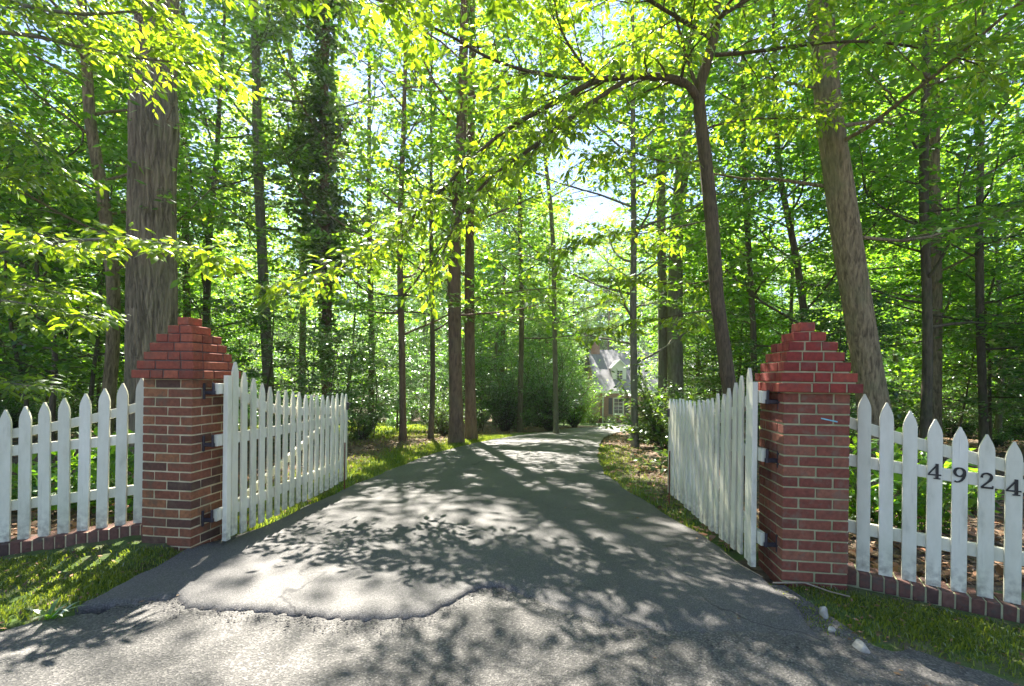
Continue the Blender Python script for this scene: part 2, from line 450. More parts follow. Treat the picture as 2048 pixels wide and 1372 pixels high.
def build_road():
    # old street surface in the foreground and the worn apron that runs under the drive
    xs = np.concatenate([np.arange(-40, -4, 2.0), np.arange(-4, 4, 0.05), np.arange(4, 42, 2.0)])
    V = []; Fq = []
    rows = 14
    for ix, x in enumerate(xs):
        if x < -2.75: e = 2.22 + wav(x, 1, 0.10)
        elif x < -2.2: e = 2.28 + (x + 2.75) * 0.5 + wav(x, 1, 0.08)
        elif x < 1.75: e = 3.05
        elif x < 2.3: e = 2.35 - (x - 1.75) * 0.45 + wav(x, 5, 0.12)
        else: e = 2.05 + wav(x, 4, 0.10)
        ys = np.concatenate([[-14, -6, -2], np.linspace(0.5, e, rows - 3)])
        for y in ys:
            V.append((x, y, h(x, y) + 0.004 + 0.003 * math.sin(x * 7 + y * 5)))
    n = len(xs)
    for a in range(n - 1):
        for r in range(rows - 1):
            Fq.append((a * rows + r, (a + 1) * rows + r, (a + 1) * rows + r + 1, a * rows + r + 1))
    tag(obj("road", mesh_py("road", V, Fq, M_ROAD, True)), kind="structure")
build_road()
def drive_front(x):
    pts = [(-2.6, 2.60), (-2.2, 2.68), (-1.92, 2.78), (-1.82, 2.66), (-1.6, 2.62), (-1.2, 2.60), (-0.85, 2.55), (-0.45, 2.57), (-0.36, 2.72), (-0.22, 2.92), (-0.12, 2.96),
           (0.05, 2.86), (0.25, 2.70), (0.5, 2.52), (0.9, 2.40), (1.3, 2.34), (1.8, 2.25)]
    return float(np.interp(x, [p[0] for p in pts], [p[1] for p in pts])) + wav(x, 9, 0.022) + 0.012 * math.sin(x * 61) + 0.008 * math.sin(x * 97 + 1)
def build_drive():
    V = []; Fq = []
    nc = 200
    ys = np.concatenate([np.linspace(0, 1, 14)[:-1], [0]])  # placeholder for the ragged front rows
    rows = []
    for k in range(12):                       # front rows blend from the ragged edge to a straight cross-section
        rows.append(('f', k / 12))
    yy = np.concatenate([np.arange(3.3, 14, 0.2), np.arange(14, 41, 0.7)])
    for y in yy: rows.append(('y', y))
    for kind, v in rows:
        for c in range(nc + 1):
            t = c / nc
            if kind == 'f':
                x = (xl(2.7) * (1 - t) + xr(2.6) * t)
                y = drive_front(x) * (1 - v) + 3.3 * v
                x = xl(y) * (1 - t) + xr(y) * t
            else:
                y = v
                x = xl(y) * (1 - t) + xr(y) * t
            ed = 0.035 if y < 16 else 0.08
            if c == 0: x -= wav(y, 2, ed)
            if c == nc: x += wav(y, 6, ed)
            edge = min(t, 1 - t)
            crown = 0.03 * min(1, edge * 5)
            z = h(x, y) + 0.012 + crown * (0.4 + 0.6 * min(1, max(0, (y - 2.6) / 1.5))) + (-0.015 if kind == 'f' and v == 0 else 0.004) - (0.026 * max(0, 1 - v * 3) * min(1, max(0, (x + .1) / .3)) if kind == 'f' else 0)
            V.append((x, y, z))
    w = nc + 1
    for r in range(len(rows) - 1):
        for c in range(nc):
            Fq.append((r * w + c, r * w + c + 1, (r + 1) * w + c + 1, (r + 1) * w + c))
    # skirt: thickness of the laid asphalt
    loop = [c for c in range(w)] + [r * w + nc for r in range(1, len(rows))] + [(len(rows) - 1) * w + c for c in range(nc - 1, -1, -1)] + [r * w for r in range(len(rows) - 2, 0, -1)]
    b0 = len(V)
    for i in loop:
        x, y, z = V[i]; V.append((x, y, z - 0.045))
    m = len(loop)
    for k in range(m):
        Fq.append((loop[(k + 1) % m], loop[k], b0 + k, b0 + (k + 1) % m))
    me = mesh_py("driveway", V, Fq, M_DRIVE, True)
    o = tag(obj("driveway", me), kind="structure")
    return o
build_drive()

# ------------------------------------------------------------------ brick pillars
BL, BW, BH, MJ = 0.194, 0.092, 0.0577, 0.010
CRS = BH + MJ
PW = 2 * BL + MJ
TH = R(-7.3)
AX = Vector((math.cos(TH), math.sin(TH), 0)); BX = Vector((-math.sin(TH), math.cos(TH), 0))
rngP = random.Random(11)
def brick_variants(mat, n=5):
    out = []
    for k in range(n):
        bm = bmesh.new()
        box_bm(bm, BL, BW, BH, bevel=0.0035)
        for v in bm.verts: v.co += Vector((rngP.uniform(-.0016, .0016), rngP.uniform(-.0016, .0016), rngP.uniform(-.0016, .0016)))
        out.append(bm_mesh("brick", bm, mat))
    return out
def pillar(center, z0, mats, mort, label, group, cap_seed, capmort=None):
    root = empty("brick_pillar", (center.x, center.y, z0), label, "pillar", group, TH)
    body, cap = brick_variants(mats[0]), brick_variants(mats[1])
    def brick(bank, x, y, z, lx, ly, turn=False):
        me = bank[rngP.randrange(len(bank))]
        o = obj("brick", me, root, (x + rngP.uniform(-.0012, .0012), y + rngP.uniform(-.0012, .0012), z), (0, 0, (R(90) if turn else 0) + rngP.choice((0, math.pi)) + rngP.uniform(-.004, .004)))
        o.scale = (lx / BL, ly / BW, 1)
        return o
    n = 18
    hW = PW / 2
    for c in range(-1, n):
        z = c * CRS + BH / 2 + MJ
        flip = (c % 2 == 0)
        for s in (-1, 1):
            for q in (-1, 1):
                a, b_ = q * (BL + MJ) / 2, s * (hW - BW / 2)
                if flip: brick(body, a, b_, z, BL, BW)
                else: brick(body, b_, a, z, BL, BW, True)
            if flip: brick(body, s * (hW - BW / 2), 0, z, BL, BW, True)
            else: brick(body, 0, s * (hW - BW / 2), z, BL, BW)
    bm = bmesh.new()
    hz = n * CRS
    box_bm(bm, PW - 0.011, PW - 0.011, hz + CRS, c=(0, 0, (hz - CRS) / 2 + 0.004))
    if capmort:
        obj("mortar", bm_mesh("mortar", bm, mort), root); bm = bmesh.new()
    tiers = [0.496, 0.454, 0.402, 0.350, 0.298, 0.198, 0.092]
    rr = random.Random(cap_seed)
    def core(w, k):
        zb = hz + k * CRS + MJ
        box_bm(bm, w - 0.012, w - 0.012, BH - 0.006, c=(0, 0, zb + BH / 2))
        bed = min(w, PW if k == 0 else 9) - 0.016
        box_bm(bm, bed, bed, MJ + 0.004, c=(0, 0, zb - MJ / 2))
    for k, w in enumerate(tiers):
        z = hz + k * CRS + BH / 2 + MJ
        if w > 0.2:
            core(w, k)
            def split(length):
                # brick lengths that fill a run, joints included
                cuts = [rr.choice((BL, BW, BL * 0.75))]
                while sum(cuts) + MJ * len(cuts) < length - 0.05:
                    rest = length - sum(cuts) - MJ * len(cuts)
                    nx = rr.choice((BL, BW, BL))
                    if rest - nx < 0.055: nx = rest
                    if nx > BL + 0.02: nx = rest / 2 - MJ / 2
                    cuts.append(nx)
                tot = sum(cuts) + MJ * (len(cuts) - 1)
                return [c * (length - MJ * (len(cuts) - 1)) / sum(cuts) for c in cuts]
            d = min(BW, w / 2 - 0.03)
            for s in (-1, 1):
                x = -w / 2
                for ln in split(w):
                    brick(cap, x + ln / 2, s * (w / 2 - d / 2), z, ln, d); x += ln + MJ
                run = w - 2 * d - 2 * MJ
                if run > 0.05:
                    x = -run / 2
                    for ln in (split(run) if run > 0.25 else [run]):
                        brick(cap, s * (w / 2 - d / 2), x + ln / 2, z, ln, d, True); x += ln + MJ
        elif w > 0.15:
            core(w, k)
            for s in (-1, 1): brick(cap, s * (w / 4 + MJ / 4), 0, z, w, w / 2 - MJ / 2, True)
        else:
            box_bm(bm, w - 0.012, 0.12, MJ + 0.004, c=(0, 0, hz + k * CRS + MJ / 2))
            brick(cap, 0, 0, z, 0.135, w, True)
    obj("cap_mortar" if capmort else "mortar", bm_mesh("mortar", bm, capmort or mort), root)
    return root
LC = Vector((-2.313, 3.475, 0)); RC = Vector((1.757, 3.10, 0))
cL = LC - AX * PW / 2 + BX * PW / 2
cR = RC + AX * PW / 2 + BX * PW / 2
pilL = pillar(cL, 0.035, (M_BRICK_L, M_BRICK_CAPL), M_MORTAR_L, "stepped brick gate pillar with brown bricks and cream mortar, beside the short unnumbered fence", "brick gate pillars", 5, m_mortar("mortar_dark_brown", (0.09, 0.06, 0.05), (0.17, 0.12, 0.10), (0.12, 0.11, 0.09)))  # cap joints get a dark brown mortar, body joints stay cream
pilR = pillar(cR, 0.0, (M_BRICK_R, M_BRICK_CAPR), M_MORTAR_R, "stepped red brick gate pillar with a blue chalk mark, beside the fence numbered 4924", "brick gate pillars", 8)
cm = box("chalk_mark", 0.10, 0.003, 0.008, M_CHALK, pilR, (0.075, -PW / 2 - 0.0015, 15.55 * CRS), (0, R(12), 0), 0.001)

# ------------------------------------------------------------------ pickets, fences, gates
def picket_mesh(hgt, w=0.072, t=0.019, rng=rngP, flat=False):
    """board with a gothic point, foot at z=0, front face at y=-t/2"""
    prof = []
    if flat:
        prof = [(-w / 2, 0), (w / 2, 0), (w / 2, hgt), (-w / 2, hgt)]
    else:
        tip = 0.105
        prof = [(-w / 2, 0), (w / 2, 0)]
        for k in range(7):
            a = k / 6
            prof.append((w / 2 * math.cos(a * math.pi / 2) ** 0.85 if a < 1 else 0.004, hgt - tip + tip * a ** 1.08))
        for k in range(6, -1, -1):
            a = k / 6
            prof.append((-(w / 2 * math.cos(a * math.pi / 2) ** 0.85) if a < 1 else -0.004, hgt - tip + tip * a ** 1.08))
    bm = bmesh.new()
    e = 0.002
    lean = rng.uniform(-0.004, 0.004)
    def ring(y, ins):
        out = []
        cx = 0
        for x, z in prof:
            sx = 1 - ins / (w / 2)
            out.append(bm.verts.new((x * sx + lean * z, y, z if z > 0.001 else 0)))
        return out
    r0, r1, r2, r3 = ring(-t / 2, e), ring(-t / 2 + e, 0), ring(t / 2 - e, 0), ring(t / 2, e)
    n = len(prof)
    for A, B in ((r0, r1), (r1, r2), (r2, r3)):
        for k in range(n):
            bm.faces.new((A[k], A[(k + 1) % n], B[(k + 1) % n], B[k]))
    bm.faces.new(list(reversed(r0))); bm.faces.new(r3)
    return bm_mesh("picket", bm, M_PAINT)
def rail_mesh(pts, hgt=0.075, t=0.035):
    """rail swept along local x: pts = [(x, z)]"""
    bm = bmesh.new()
    rings = []
    for x, z in pts:
        rings.append([bm.verts.new((x, y, z + q)) for y, q in ((-t / 2, -hgt / 2 + .003), (-t / 2 + .003, -hgt / 2), (t / 2 - .003, -hgt / 2), (t / 2, -hgt / 2 + .003), (t / 2, hgt / 2 - .003), (t / 2 - .003, hgt / 2), (-t / 2 + .003, hgt / 2), (-t / 2, hgt / 2 - .003))])
    for A, B in zip(rings[:-1], rings[1:]):
        for k in range(8): bm.faces.new((A[k], A[(k + 1) % 8], B[(k + 1) % 8], B[k]))
    bm.faces.new(list(reversed(rings[0]))); bm.faces.new(rings[-1])
    return bm_mesh("rail", bm, M_PAINT)
def kerb(start, ang, length, z_at, label, sgn):
    """row of bricks on edge under a fence; bricks face the camera"""
    root = empty("brick_kerb", (start.x, start.y, 0), label, "kerb", "brick kerbs under the fences", ang)
    bm = bmesh.new(); box_bm(bm, BH, BL, BW, bevel=0.004)
    for v in bm.verts: v.co += Vector((rngP.uniform(-.0015, .0015), rngP.uniform(-.0015, .0015), rngP.uniform(-.0015, .0015)))
    me = bm_mesh("brick", bm, M_BRICK_KERB)
    n = int(length / CRS)
    V = []; Fq = []
    for k in range(n):
        s = (k + 0.5) * CRS * sgn
        z = z_at(abs(s)) - BW / 2
        obj("brick", me, root, (s, rngP.uniform(-.003, .003), z + rngP.uniform(-.002, .002)), (rngP.uniform(-.02, .02), 0, rngP.choice((0, math.pi)) + rngP.uniform(-.02, .02)))
    bm = bmesh.new()
    rings = []
    for k in range(n + 1):
        s = k * CRS * sgn; z = z_at(abs(s))
        rings.append([bm.verts.new((s, y, zz)) for y, zz in ((-BL / 2 + .006, z - BW - .10), (BL / 2 - .006, z - BW - .10), (BL / 2 - .006, z - .005), (-BL / 2 + .006, z - .005))])
    for A, B in zip(rings[:-1], rings[1:]):
        for k in range(4): bm.faces.new((A[k], A[(k + 1) % 4], B[(k + 1) % 4], B[k]))
    bm.faces.new(rings[0]); bm.faces.new(rings[-1])
    obj("mortar", bm_mesh("mortar", bm, M_MORTAR_L if sgn < 0 else M_MORTAR_R), root)
    return root
def fence(start, ang, n, sgn, top_at, bot_at, rails, label, first):
    root = empty("picket_fence", (start.x, start.y, 0), label, "fence", "white picket fences beside the pillars", ang)
    sp = 0.121 if sgn < 0 else 0.1175
    out = []
    for k in range(n):
        s = first + k * sp
        zb, zt = bot_at(s), top_at(s)
        o = obj("picket", picket_mesh(zt - zb), root, (s * sgn, -0.0285 + rngP.uniform(-.002, .002), zb), (0, rngP.uniform(-.006, .006), rngP.uniform(-.03, .03)))
        out.append(o)
    Ln = first + n * sp + 0.05
    for f, th in rails:
        obj("rail", rail_mesh([(sgn * s, f(s)) for s in np.linspace(-0.02, Ln, 9)], th), root)
    return root, out
# left: line leaves the pillar's outer side, splayed towards the street
angL = R(13.5)
sL = cL - AX * (PW / 2) + BX * 0.02
top_l = lambda s: 1.335 - 0.42 * s + 0.11 * s * s
bot_l = lambda s: 0.172 - 0.105 * s
fenL, pkL = fence(sL, angL, 10, -1, top_l, bot_l,
      [(lambda s: 1.105 - 0.36 * s + 0.10 * s * s, 0.07), (lambda s: 0.82 - 0.10 * s, 0.075), (lambda s: 0.425 - 0.105 * s, 0.075)],
      "short white picket fence without numbers, ending at the brown brick pillar", 0.052)
kerb(sL, angL, 1.5, lambda s: 0.172 - 0.105 * s, "row of dark bricks on edge under the unnumbered picket fence", -1)
angR = R(-30)
sR = cR + AX * (PW / 2) + BX * 0.0
top_r = lambda s: 1.30 - 0.50 * s + 0.13 * s * s
bot_r = lambda s: 0.075 - 0.055 * s
fenR, pkR = fence(sR, angR, 9, 1, top_r, bot_r,
      [(lambda s: 1.06 - 0.37 * s + 0.10 * s * s, 0.075), (lambda s: 0.785 - 0.085 * s, 0.075), (lambda s: 0.345 - 0.065 * s, 0.08)],
      "white picket fence carrying the black house number 4924 beside the red brick pillar", 0.05)
kerb(sR, angR, 1.3, lambda s: 0.075 - 0.055 * s, "row of red bricks on edge under the fence numbered 4924", 1)

# house number: strokes (polyline, widths) in a unit box 0..0.66 x 0..1
def digit_mesh(strokes, hgt=0.093, t=0.008):
    bm = bmesh.new()
    for si, (pts, ws) in enumerate(strokes):
        pts = [Vector((p[0], p[1], 0)) for p in pts]
        L_, R_ = [], []
        for i, p in enumerate(pts):
            d = (pts[min(i + 1, len(pts) - 1)] - pts[max(i - 1, 0)]).normalized()
            nrm = Vector((-d.y, d.x, 0)); w = ws[i] if hasattr(ws, '__len__') else ws
            L_.append(p + nrm * w / 2); R_.append(p - nrm * w / 2)
        y0, y1 = -t - si * 0.0004, 0.0
        def q(v, y): return bm.verts.new(((v.x - 0.33) * hgt, y, (v.y - 0.5) * hgt))
        Lf, Rf = [q(v, y0) for v in L_], [q(v, y0) for v in R_]
        Lb, Rb = [q(v, y1) for v in L_], [q(v, y1) for v in R_]
        m = len(pts)
        for i in range(m - 1):
            bm.faces.new((Lf[i], Lf[i + 1], Rf[i + 1], Rf[i])); bm.faces.new((Lb[i + 1], Lb[i], Rb[i], Rb[i + 1]))
            bm.faces.new((Lf[i + 1], Lf[i], Lb[i], Lb[i + 1])); bm.faces.new((Rf[i], Rf[i + 1], Rb[i + 1], Rb[i]))
        bm.faces.new((Lf[0], Rf[0], Rb[0], Lb[0])); bm.faces.new((Rf[-1], Lf[-1], Lb[-1], Rb[-1]))
    return bm_mesh("digit", bm, M_BLACK)
def arc(cx, cy, rx, ry, a0, a1, n=16):
    return [(cx + rx * math.cos(R(a0 + (a1 - a0) * k / n)), cy + ry * math.sin(R(a0 + (a1 - a0) * k / n))) for k in range(n + 1)]
D4 = [([(0.47, 0.0), (0.47, 1.0)], 0.15), ([(0.50, 0.97), (0.03, 0.29)], 0.075), ([(0.0, 0.27), (0.68, 0.27)], 0.085), ([(0.30, 0.03), (0.64, 0.03)], 0.065)]
w9 = [0.08 + 0.08 * abs(math.cos(R(a))) for a in np.linspace(0, 360, 25)]
D9 = [(arc(0.33, 0.68, 0.24, 0.27, 0, 360, 24), w9), ([(0.57, 0.70), (0.57, 0.52), (0.52, 0.32), (0.42, 0.15), (0.30, 0.06), (0.18, 0.04), (0.09, 0.09)], [0.15, 0.15, 0.14, 0.11, 0.09, 0.09, 0.11])]
D2 = [([(0.08, 0.68)] + arc(0.31, 0.74, 0.23, 0.22, 165, -10, 14) + [(0.48, 0.54), (0.36, 0.40), (0.20, 0.22), (0.07, 0.07)], [0.12] + [0.09] * 6 + [0.11, 0.12, 0.13, 0.14, 0.14, 0.14, 0.14, 0.14, 0.15, 0.13, 0.09, 0.08, 0.08]), ([(0.05, 0.055), (0.62, 0.055)], 0.11), ([(0.60, 0.02), (0.60, 0.20)], 0.05)]
M_D = {'4': digit_mesh(D4), '9': digit_mesh(D9), '2': digit_mesh(D2)}
zdig = {4: 0.755, 5: 0.745, 6: 0.725, 7: 0.70}
for k, ch in zip((4, 5, 6, 7), "4924"):
    pk = pkR[k]
    o = obj("house_number", M_D[ch], pk, (-0.003, -0.0097, zdig[k] - pk.location.z))

def gate(hinge, far, sgn, label):
    """sgn=+1: drive side is to the right of the leaf (left gate)"""
    d = Vector((far.x - hinge.x, far.y - hinge.y, 0)); Ln = d.length
    ang = math.atan2(d.y, d.x)
    root = empty("gate", (hinge.x, hinge.y, 0.0), label, "gate", "open white picket gate leaves", ang)
    side = -1 if sgn > 0 else 1          # local +y is to the left of the leaf direction
    zb = 0.035
    top = lambda s: 1.075 + 0.315 * math.exp(-max(0, s - 0.11) / 0.50)
    # hinge stile
    obj("stile", picket_mesh(1.255, 0.052, 0.035, flat=True), root, (0.0, side * 0.040, zb), (0, 0, 0 if side < 0 else math.pi))
    n = 18; sp = (Ln - 0.12) / (n - 1)
    for k in range(n):
        s = 0.10 + k * sp
        obj("picket", picket_mesh(top(s) - zb + rngP.uniform(-.008, .006), 0.068), root, (s, side * (0.0285 + rngP.uniform(-.002, .002)), zb + rngP.uniform(-.012, .012)), (0, rngP.uniform(-.008, .008), (0 if side < 0 else math.pi) + rngP.uniform(-.05, .05)))
    ss = np.linspace(-0.075, Ln + 0.01, 14)
    obj("rail", rail_mesh([(s, top(max(s, .1)) - 0.20 + 0.02 * min(1, s)) for s in ss], 0.08), root)
    obj("rail", rail_mesh([(s, 0.80 - 0.015 * s) for s in ss], 0.085), root)
    obj("rail", rail_mesh([(s, 0.24) for s in ss], 0.085), root)
    # diagonal brace from the foot of the hinge side
    bz = rail_mesh([(0.08, 0.20), (Ln - 0.05, 0.86)], 0.07, 0.028)
    obj("brace", bz, root, (0, -side * 0.034, 0))
    # three strap hinges with pintles on the pillar
    for z in (1.19, 0.80, 0.24):
        bm = bmesh.new()
        box_bm(bm, 0.10, 0.006, 0.035, c=(-0.03, -side * 0.0205, 0), bevel=0.001)
        bmesh.ops.create_cone(bm, cap_ends=True, segments=10, radius1=0.009, radius2=0.009, depth=0.09, matrix=Matrix.Translation((-0.09, -side * 0.012, 0)))
        hp = obj("hinge", bm_mesh("hinge", bm, M_IRON), root, (0, 0, z))
        bm = bmesh.new()
        box_bm(bm, 0.022, 0.012, 0.12, c=(-0.09, sgn * 0.083, -0.02), bevel=0.004); box_bm(bm, 0.014, 0.085, 0.030, c=(-0.088, sgn * 0.04, -0.03), bevel=0.004)
        obj("pintle", bm_mesh("pintle", bm, M_IRON), hp)
    # drop rod at the free end
    bm = bmesh.new()
    bmesh.ops.create_cone(bm, cap_ends=True, segments=8, radius1=0.008, radius2=0.008, depth=0.62, matrix=Matrix.Translation((0, 0, 0)))
    zg = h(far.x, far.y)
    obj("drop_rod", bm_mesh("drop_rod", bm, M_RUST), root, (Ln - 0.08, side * 0.048, zg + 0.27))
    bm = bmesh.new()
    box_bm(bm, 0.05, 0.02, 0.09, c=(0, 0, 0), bevel=0.003); box_bm(bm, 0.09, 0.012, 0.018, c=(0.04, 0.0, 0.02), bevel=0.002)
    obj("latch", bm_mesh("latch", bm, M_IRON), root, (Ln - 0.01, side * 0.046, 0.93))
    return root
hL = LC + BX * 0.20 + AX * 0.085
gate(hL, Vector((-2.035, 5.84, 0)), 1, "open white picket gate leaf hung on the brown brick pillar")
hR = RC + BX * 0.17 - AX * 0.085
gate(hR, Vector((1.80, 5.37, 0)), -1, "open white picket gate leaf hung on the red brick pillar, streaked with sunlight")
#@@HOUSE
# ------------------------------------------------------------------ the house at the end of the drive
def m_housebrick():
    m, nt, b = mat_new("house_brick")
    br = N(nt, 'ShaderNodeTexBrick')
    br.inputs['Color1'].default_value = (0.26, 0.10, 0.05, 1); br.inputs['Color2'].default_value = (0.34, 0.15, 0.075, 1)
    br.inputs['Mortar'].default_value = (0.36, 0.30, 0.24, 1); br.inputs['Scale'].default_value = 1.0
    br.inputs['Brick Width'].default_value = 0.21; br.inputs['Row Height'].default_value = 0.067; br.inputs['Mortar Size'].default_value = 0.006
    nt.links.new(mapping(nt, coords(nt), (1, 1, 1), (R(90), 0, 0)), br.inputs['Vector'])
    nt.links.new(br.outputs['Color'], b.inputs['Base Color']); b.inputs['Roughness'].default_value = 0.9
    return m
def m_shingle():
    m, nt, b = mat_new("roof_shingle")
    br = N(nt, 'ShaderNodeTexBrick')
    br.inputs['Color1'].default_value = (0.24, 0.23, 0.245, 1); br.inputs['Color2'].default_value = (0.17, 0.165, 0.175, 1)
    br.inputs['Mortar'].default_value = (0.15, 0.145, 0.15, 1); br.inputs['Scale'].default_value = 1.0
    br.inputs['Brick Width'].default_value = 0.33; br.inputs['Row Height'].default_value = 0.16; br.inputs['Mortar Size'].default_value = 0.012
    nt.links.new(mapping(nt, coords(nt), (1, 1, 1), (R(50), 0, 0)), br.inputs['Vector'])
    nt.links.new(br.outputs['Color'], b.inputs['Base Color']); b.inputs['Roughness'].default_value = 0.9
    return m
M_HB, M_SH = m_housebrick(), m_shingle()
M_TRIM = m_simple("house_trim", (0.74, 0.74, 0.68), 0.5, var=0.08)
M_SHUT = m_simple("shutter_green_black", (0.02, 0.03, 0.03), 0.5)
M_GLASS, _nt, _b = mat_new("window_glass")
_b.inputs['Base Color'].default_value = (0.02, 0.025, 0.03, 1); _b.inputs['Roughness'].default_value = 0.05
def window(parent, x, y, z, w, hg, cols=2, rows=4):
    wnd = obj("window", None, parent)
    bpy.data.objects.remove(wnd)
    bm = bmesh.new()
    f = 0.09
    for sx in (-1, 1): box_bm(bm, f, 0.08, hg + 2 * f, c=(sx * (w + f) / 2, 0, 0))
    for sz in (-1, 1): box_bm(bm, w - 0.002, 0.076, f, c=(0, 0, sz * (hg + f) / 2))
    box_bm(bm, w + 3.2 * f, 0.16, 0.06, c=(0, -0.04, -hg / 2 - f - 0.03))
    wnd = obj("window", bm_mesh("window", bm, M_TRIM), parent, (x, y, z))
    pw, ph = w / cols, hg / rows
    for i in range(cols):
        for j in range(rows):
            box("pane", pw - 0.03, 0.01, ph - 0.03, M_GLASS, wnd, (-w / 2 + pw * (i + .5), 0.012, -hg / 2 + ph * (j + .5)), None, 0.0)
    bm = bmesh.new()
    for i in range(1, cols): box_bm(bm, 0.03, 0.03, hg, c=(-w / 2 + pw * i, 0.0, 0))
    for j in range(1, rows): box_bm(bm, w, 0.034, 0.06 if j == rows // 2 else 0.03, c=(0, -0.002, -hg / 2 + ph * j))
    obj("muntin", bm_mesh("muntin", bm, M_TRIM), wnd)
    return wnd
def build_house():
    x0, x1, yf, yb = 8.6, 22.0, 47.0, 57.0
    zg = h(12, 47) - 0.15
    root = empty("brick_house", (x0, yf, zg), "brown brick house with grey shingled roof and white dormer past the end of the driveway", "house")
    W, D, Hh = x1 - x0, yb - yf, 3.15
    bm = bmesh.new()
    box_bm(bm, W, D, Hh, c=(W / 2, D / 2, Hh / 2))
    obj("wall", bm_mesh("wall", bm, M_HB), root)
    bm = bmesh.new(); box_bm(bm, W + 0.06, D + 0.06, 0.75, c=(W / 2, D / 2, 0.375))
    obj("foundation", bm_mesh("foundation", bm, m_simple("foundation_brick", (0.17, 0.075, 0.05), 0.9)), root)
    ov, t = 0.45, 0.16
    rz = 4.25
    V = [(-ov, -ov, Hh - .05), (W + ov, -ov, Hh - .05), (W + ov, D / 2, Hh + rz), (-ov, D / 2, Hh + rz), (W + ov, D + ov, Hh - .05), (-ov, D + ov, Hh - .05)]
    V2 = [(x, y, z + t) for x, y, z in V]
    Fc = [(6, 7, 8, 9), (9, 8, 10, 11), (1, 0, 3, 2), (2, 3, 5, 4), (0, 1, 7, 6), (4, 5, 11, 10), (0, 6, 9, 3), (3, 9, 11, 5), (1, 2, 8, 7), (2, 4, 10, 8)]
    roof = obj("roof", mesh_py("roof", V + V2, Fc, M_SH), root)
    gv = [(0, .0, Hh), (0, D, Hh), (0, D / 2, Hh + rz - 0.1), (W, 0, Hh), (W, D, Hh), (W, D / 2, Hh + rz - .1)]
    obj("gable_wall", mesh_py("gable_wall", gv[:3], [(0, 2, 1)], M_HB), root); obj("gable_wall", mesh_py("gable_wall", gv[3:], [(0, 1, 2)], M_HB), root)
    box("fascia", W + 2 * ov, 0.05, 0.24, M_TRIM, root, (W / 2, -ov - 0.03, Hh + 0.02), None, 0.0)
    box("soffit", W + 2 * ov - .1, ov, 0.03, M_TRIM, root, (W / 2, -ov / 2 - .02, Hh - 0.10), None, 0.0)
    box("chimney", 0.9, 0.7, 1.3, M_HB, roof, (0.3, D / 2 - 0.3, Hh + rz + 0.3), None, 0.0)
    # porch post / downspout
    bm = bmesh.new(); box_bm(bm, 0.10, 0.09, Hh - 0.1, c=(0, 0, (Hh - 0.1) / 2))
    obj("downspout", bm_mesh("downspout", bm, M_TRIM), root, (0.32, -0.09, 0.0))
    for xw in (1.85, 5.4, 8.9):
        window(root, xw, -0.02, 1.78, 0.85, 1.45)
        for s in (-1, 1):
            bm = bmesh.new()
            box_bm(bm, 0.36, 0.05, 1.62)
            for k in range(14): box_bm(bm, 0.26, 0.02, 0.06, c=(0, -0.03, -0.7 + k * 0.108), rot=Matrix.Rotation(R(25), 4, 'X'))
            obj("shutter", bm_mesh("shutter", bm, M_SHUT), root, (xw + s * 0.79, -0.035, 1.78))
    sl = rz / (D / 2 + ov)
    for xd in (2.15, 6.6):
        yd = 1.0; zb = Hh + sl * (yd + ov) - 0.2
        bm = bmesh.new(); box_bm(bm, 1.35, 2.2, 1.5, c=(0, 1.1, 0.75))
        vs = [bm.verts.new(p) for p in ((-.675, 0, 1.5), (.675, 0, 1.5), (0, 0, 2.15), (-.675, 2.2, 1.5), (.675, 2.2, 1.5), (0, 2.2, 2.15))]
        bm.faces.new(vs[:3]); bm.faces.new(vs[3:][::-1])
        dm = obj("dormer", bm_mesh("dormer", bm, M_TRIM), root, (xd, yd, zb))
        rv = [(-.86, -.16, 1.36), (0, -.16, 2.2), (.86, -.16, 1.36), (-.86, 3.0, 1.36), (0, 3.0, 2.2), (.86, 3.0, 1.36)]
        rv2 = [(x, y, z + .1) for x, y, z in rv]
        obj("dormer_roof", mesh_py("dormer_roof", rv + rv2, [(6, 7, 10, 9), (7, 8, 11, 10), (0, 3, 4, 1), (1, 4, 5, 2), (0, 1, 7, 6), (1, 2, 8, 7), (3, 9, 10, 4), (4, 10, 11, 5), (0, 6, 9, 3), (2, 5, 11, 8)], M_SH), dm)
        bm = bmesh.new()
        for s in (-1, 1): box_bm(bm, 1.25, 0.04, 0.13, c=(s * .43, -0.20, 1.80), rot=Matrix.Rotation(s * R(44.3), 4, 'Y'))
        obj("bargeboard", bm_mesh("bargeboard", bm, M_TRIM), dm)
        window(dm, 0, -0.04, 0.72, 0.6, 0.95, 2, 4) if False else None
        bm = bmesh.new()
        box_bm(bm, 0.62, 0.03, 0.95, c=(0, -0.03, 0.75))
        obj("window", bm_mesh("window", bm, M_GLASS), dm)
        bm = bmesh.new()
        for z in (0.30, 0.52, 0.76, 1.0, 1.2): box_bm(bm, 0.66, 0.03, 0.05 if z in (.30, .76, 1.2) else 0.025, c=(0, -0.05, z))
        for x in (-.31, 0, .31): box_bm(bm, 0.03 if x == 0 else .06, 0.034, 0.95, c=(x, -0.05, 0.75))
        obj("window_frame", bm_mesh("window_frame", bm, M_TRIM), dm)
build_house()

# ------------------------------------------------------------------ vegetation generators
def unit(a):
    return a / np.maximum(np.linalg.norm(a, axis=-1, keepdims=True), 1e-9)
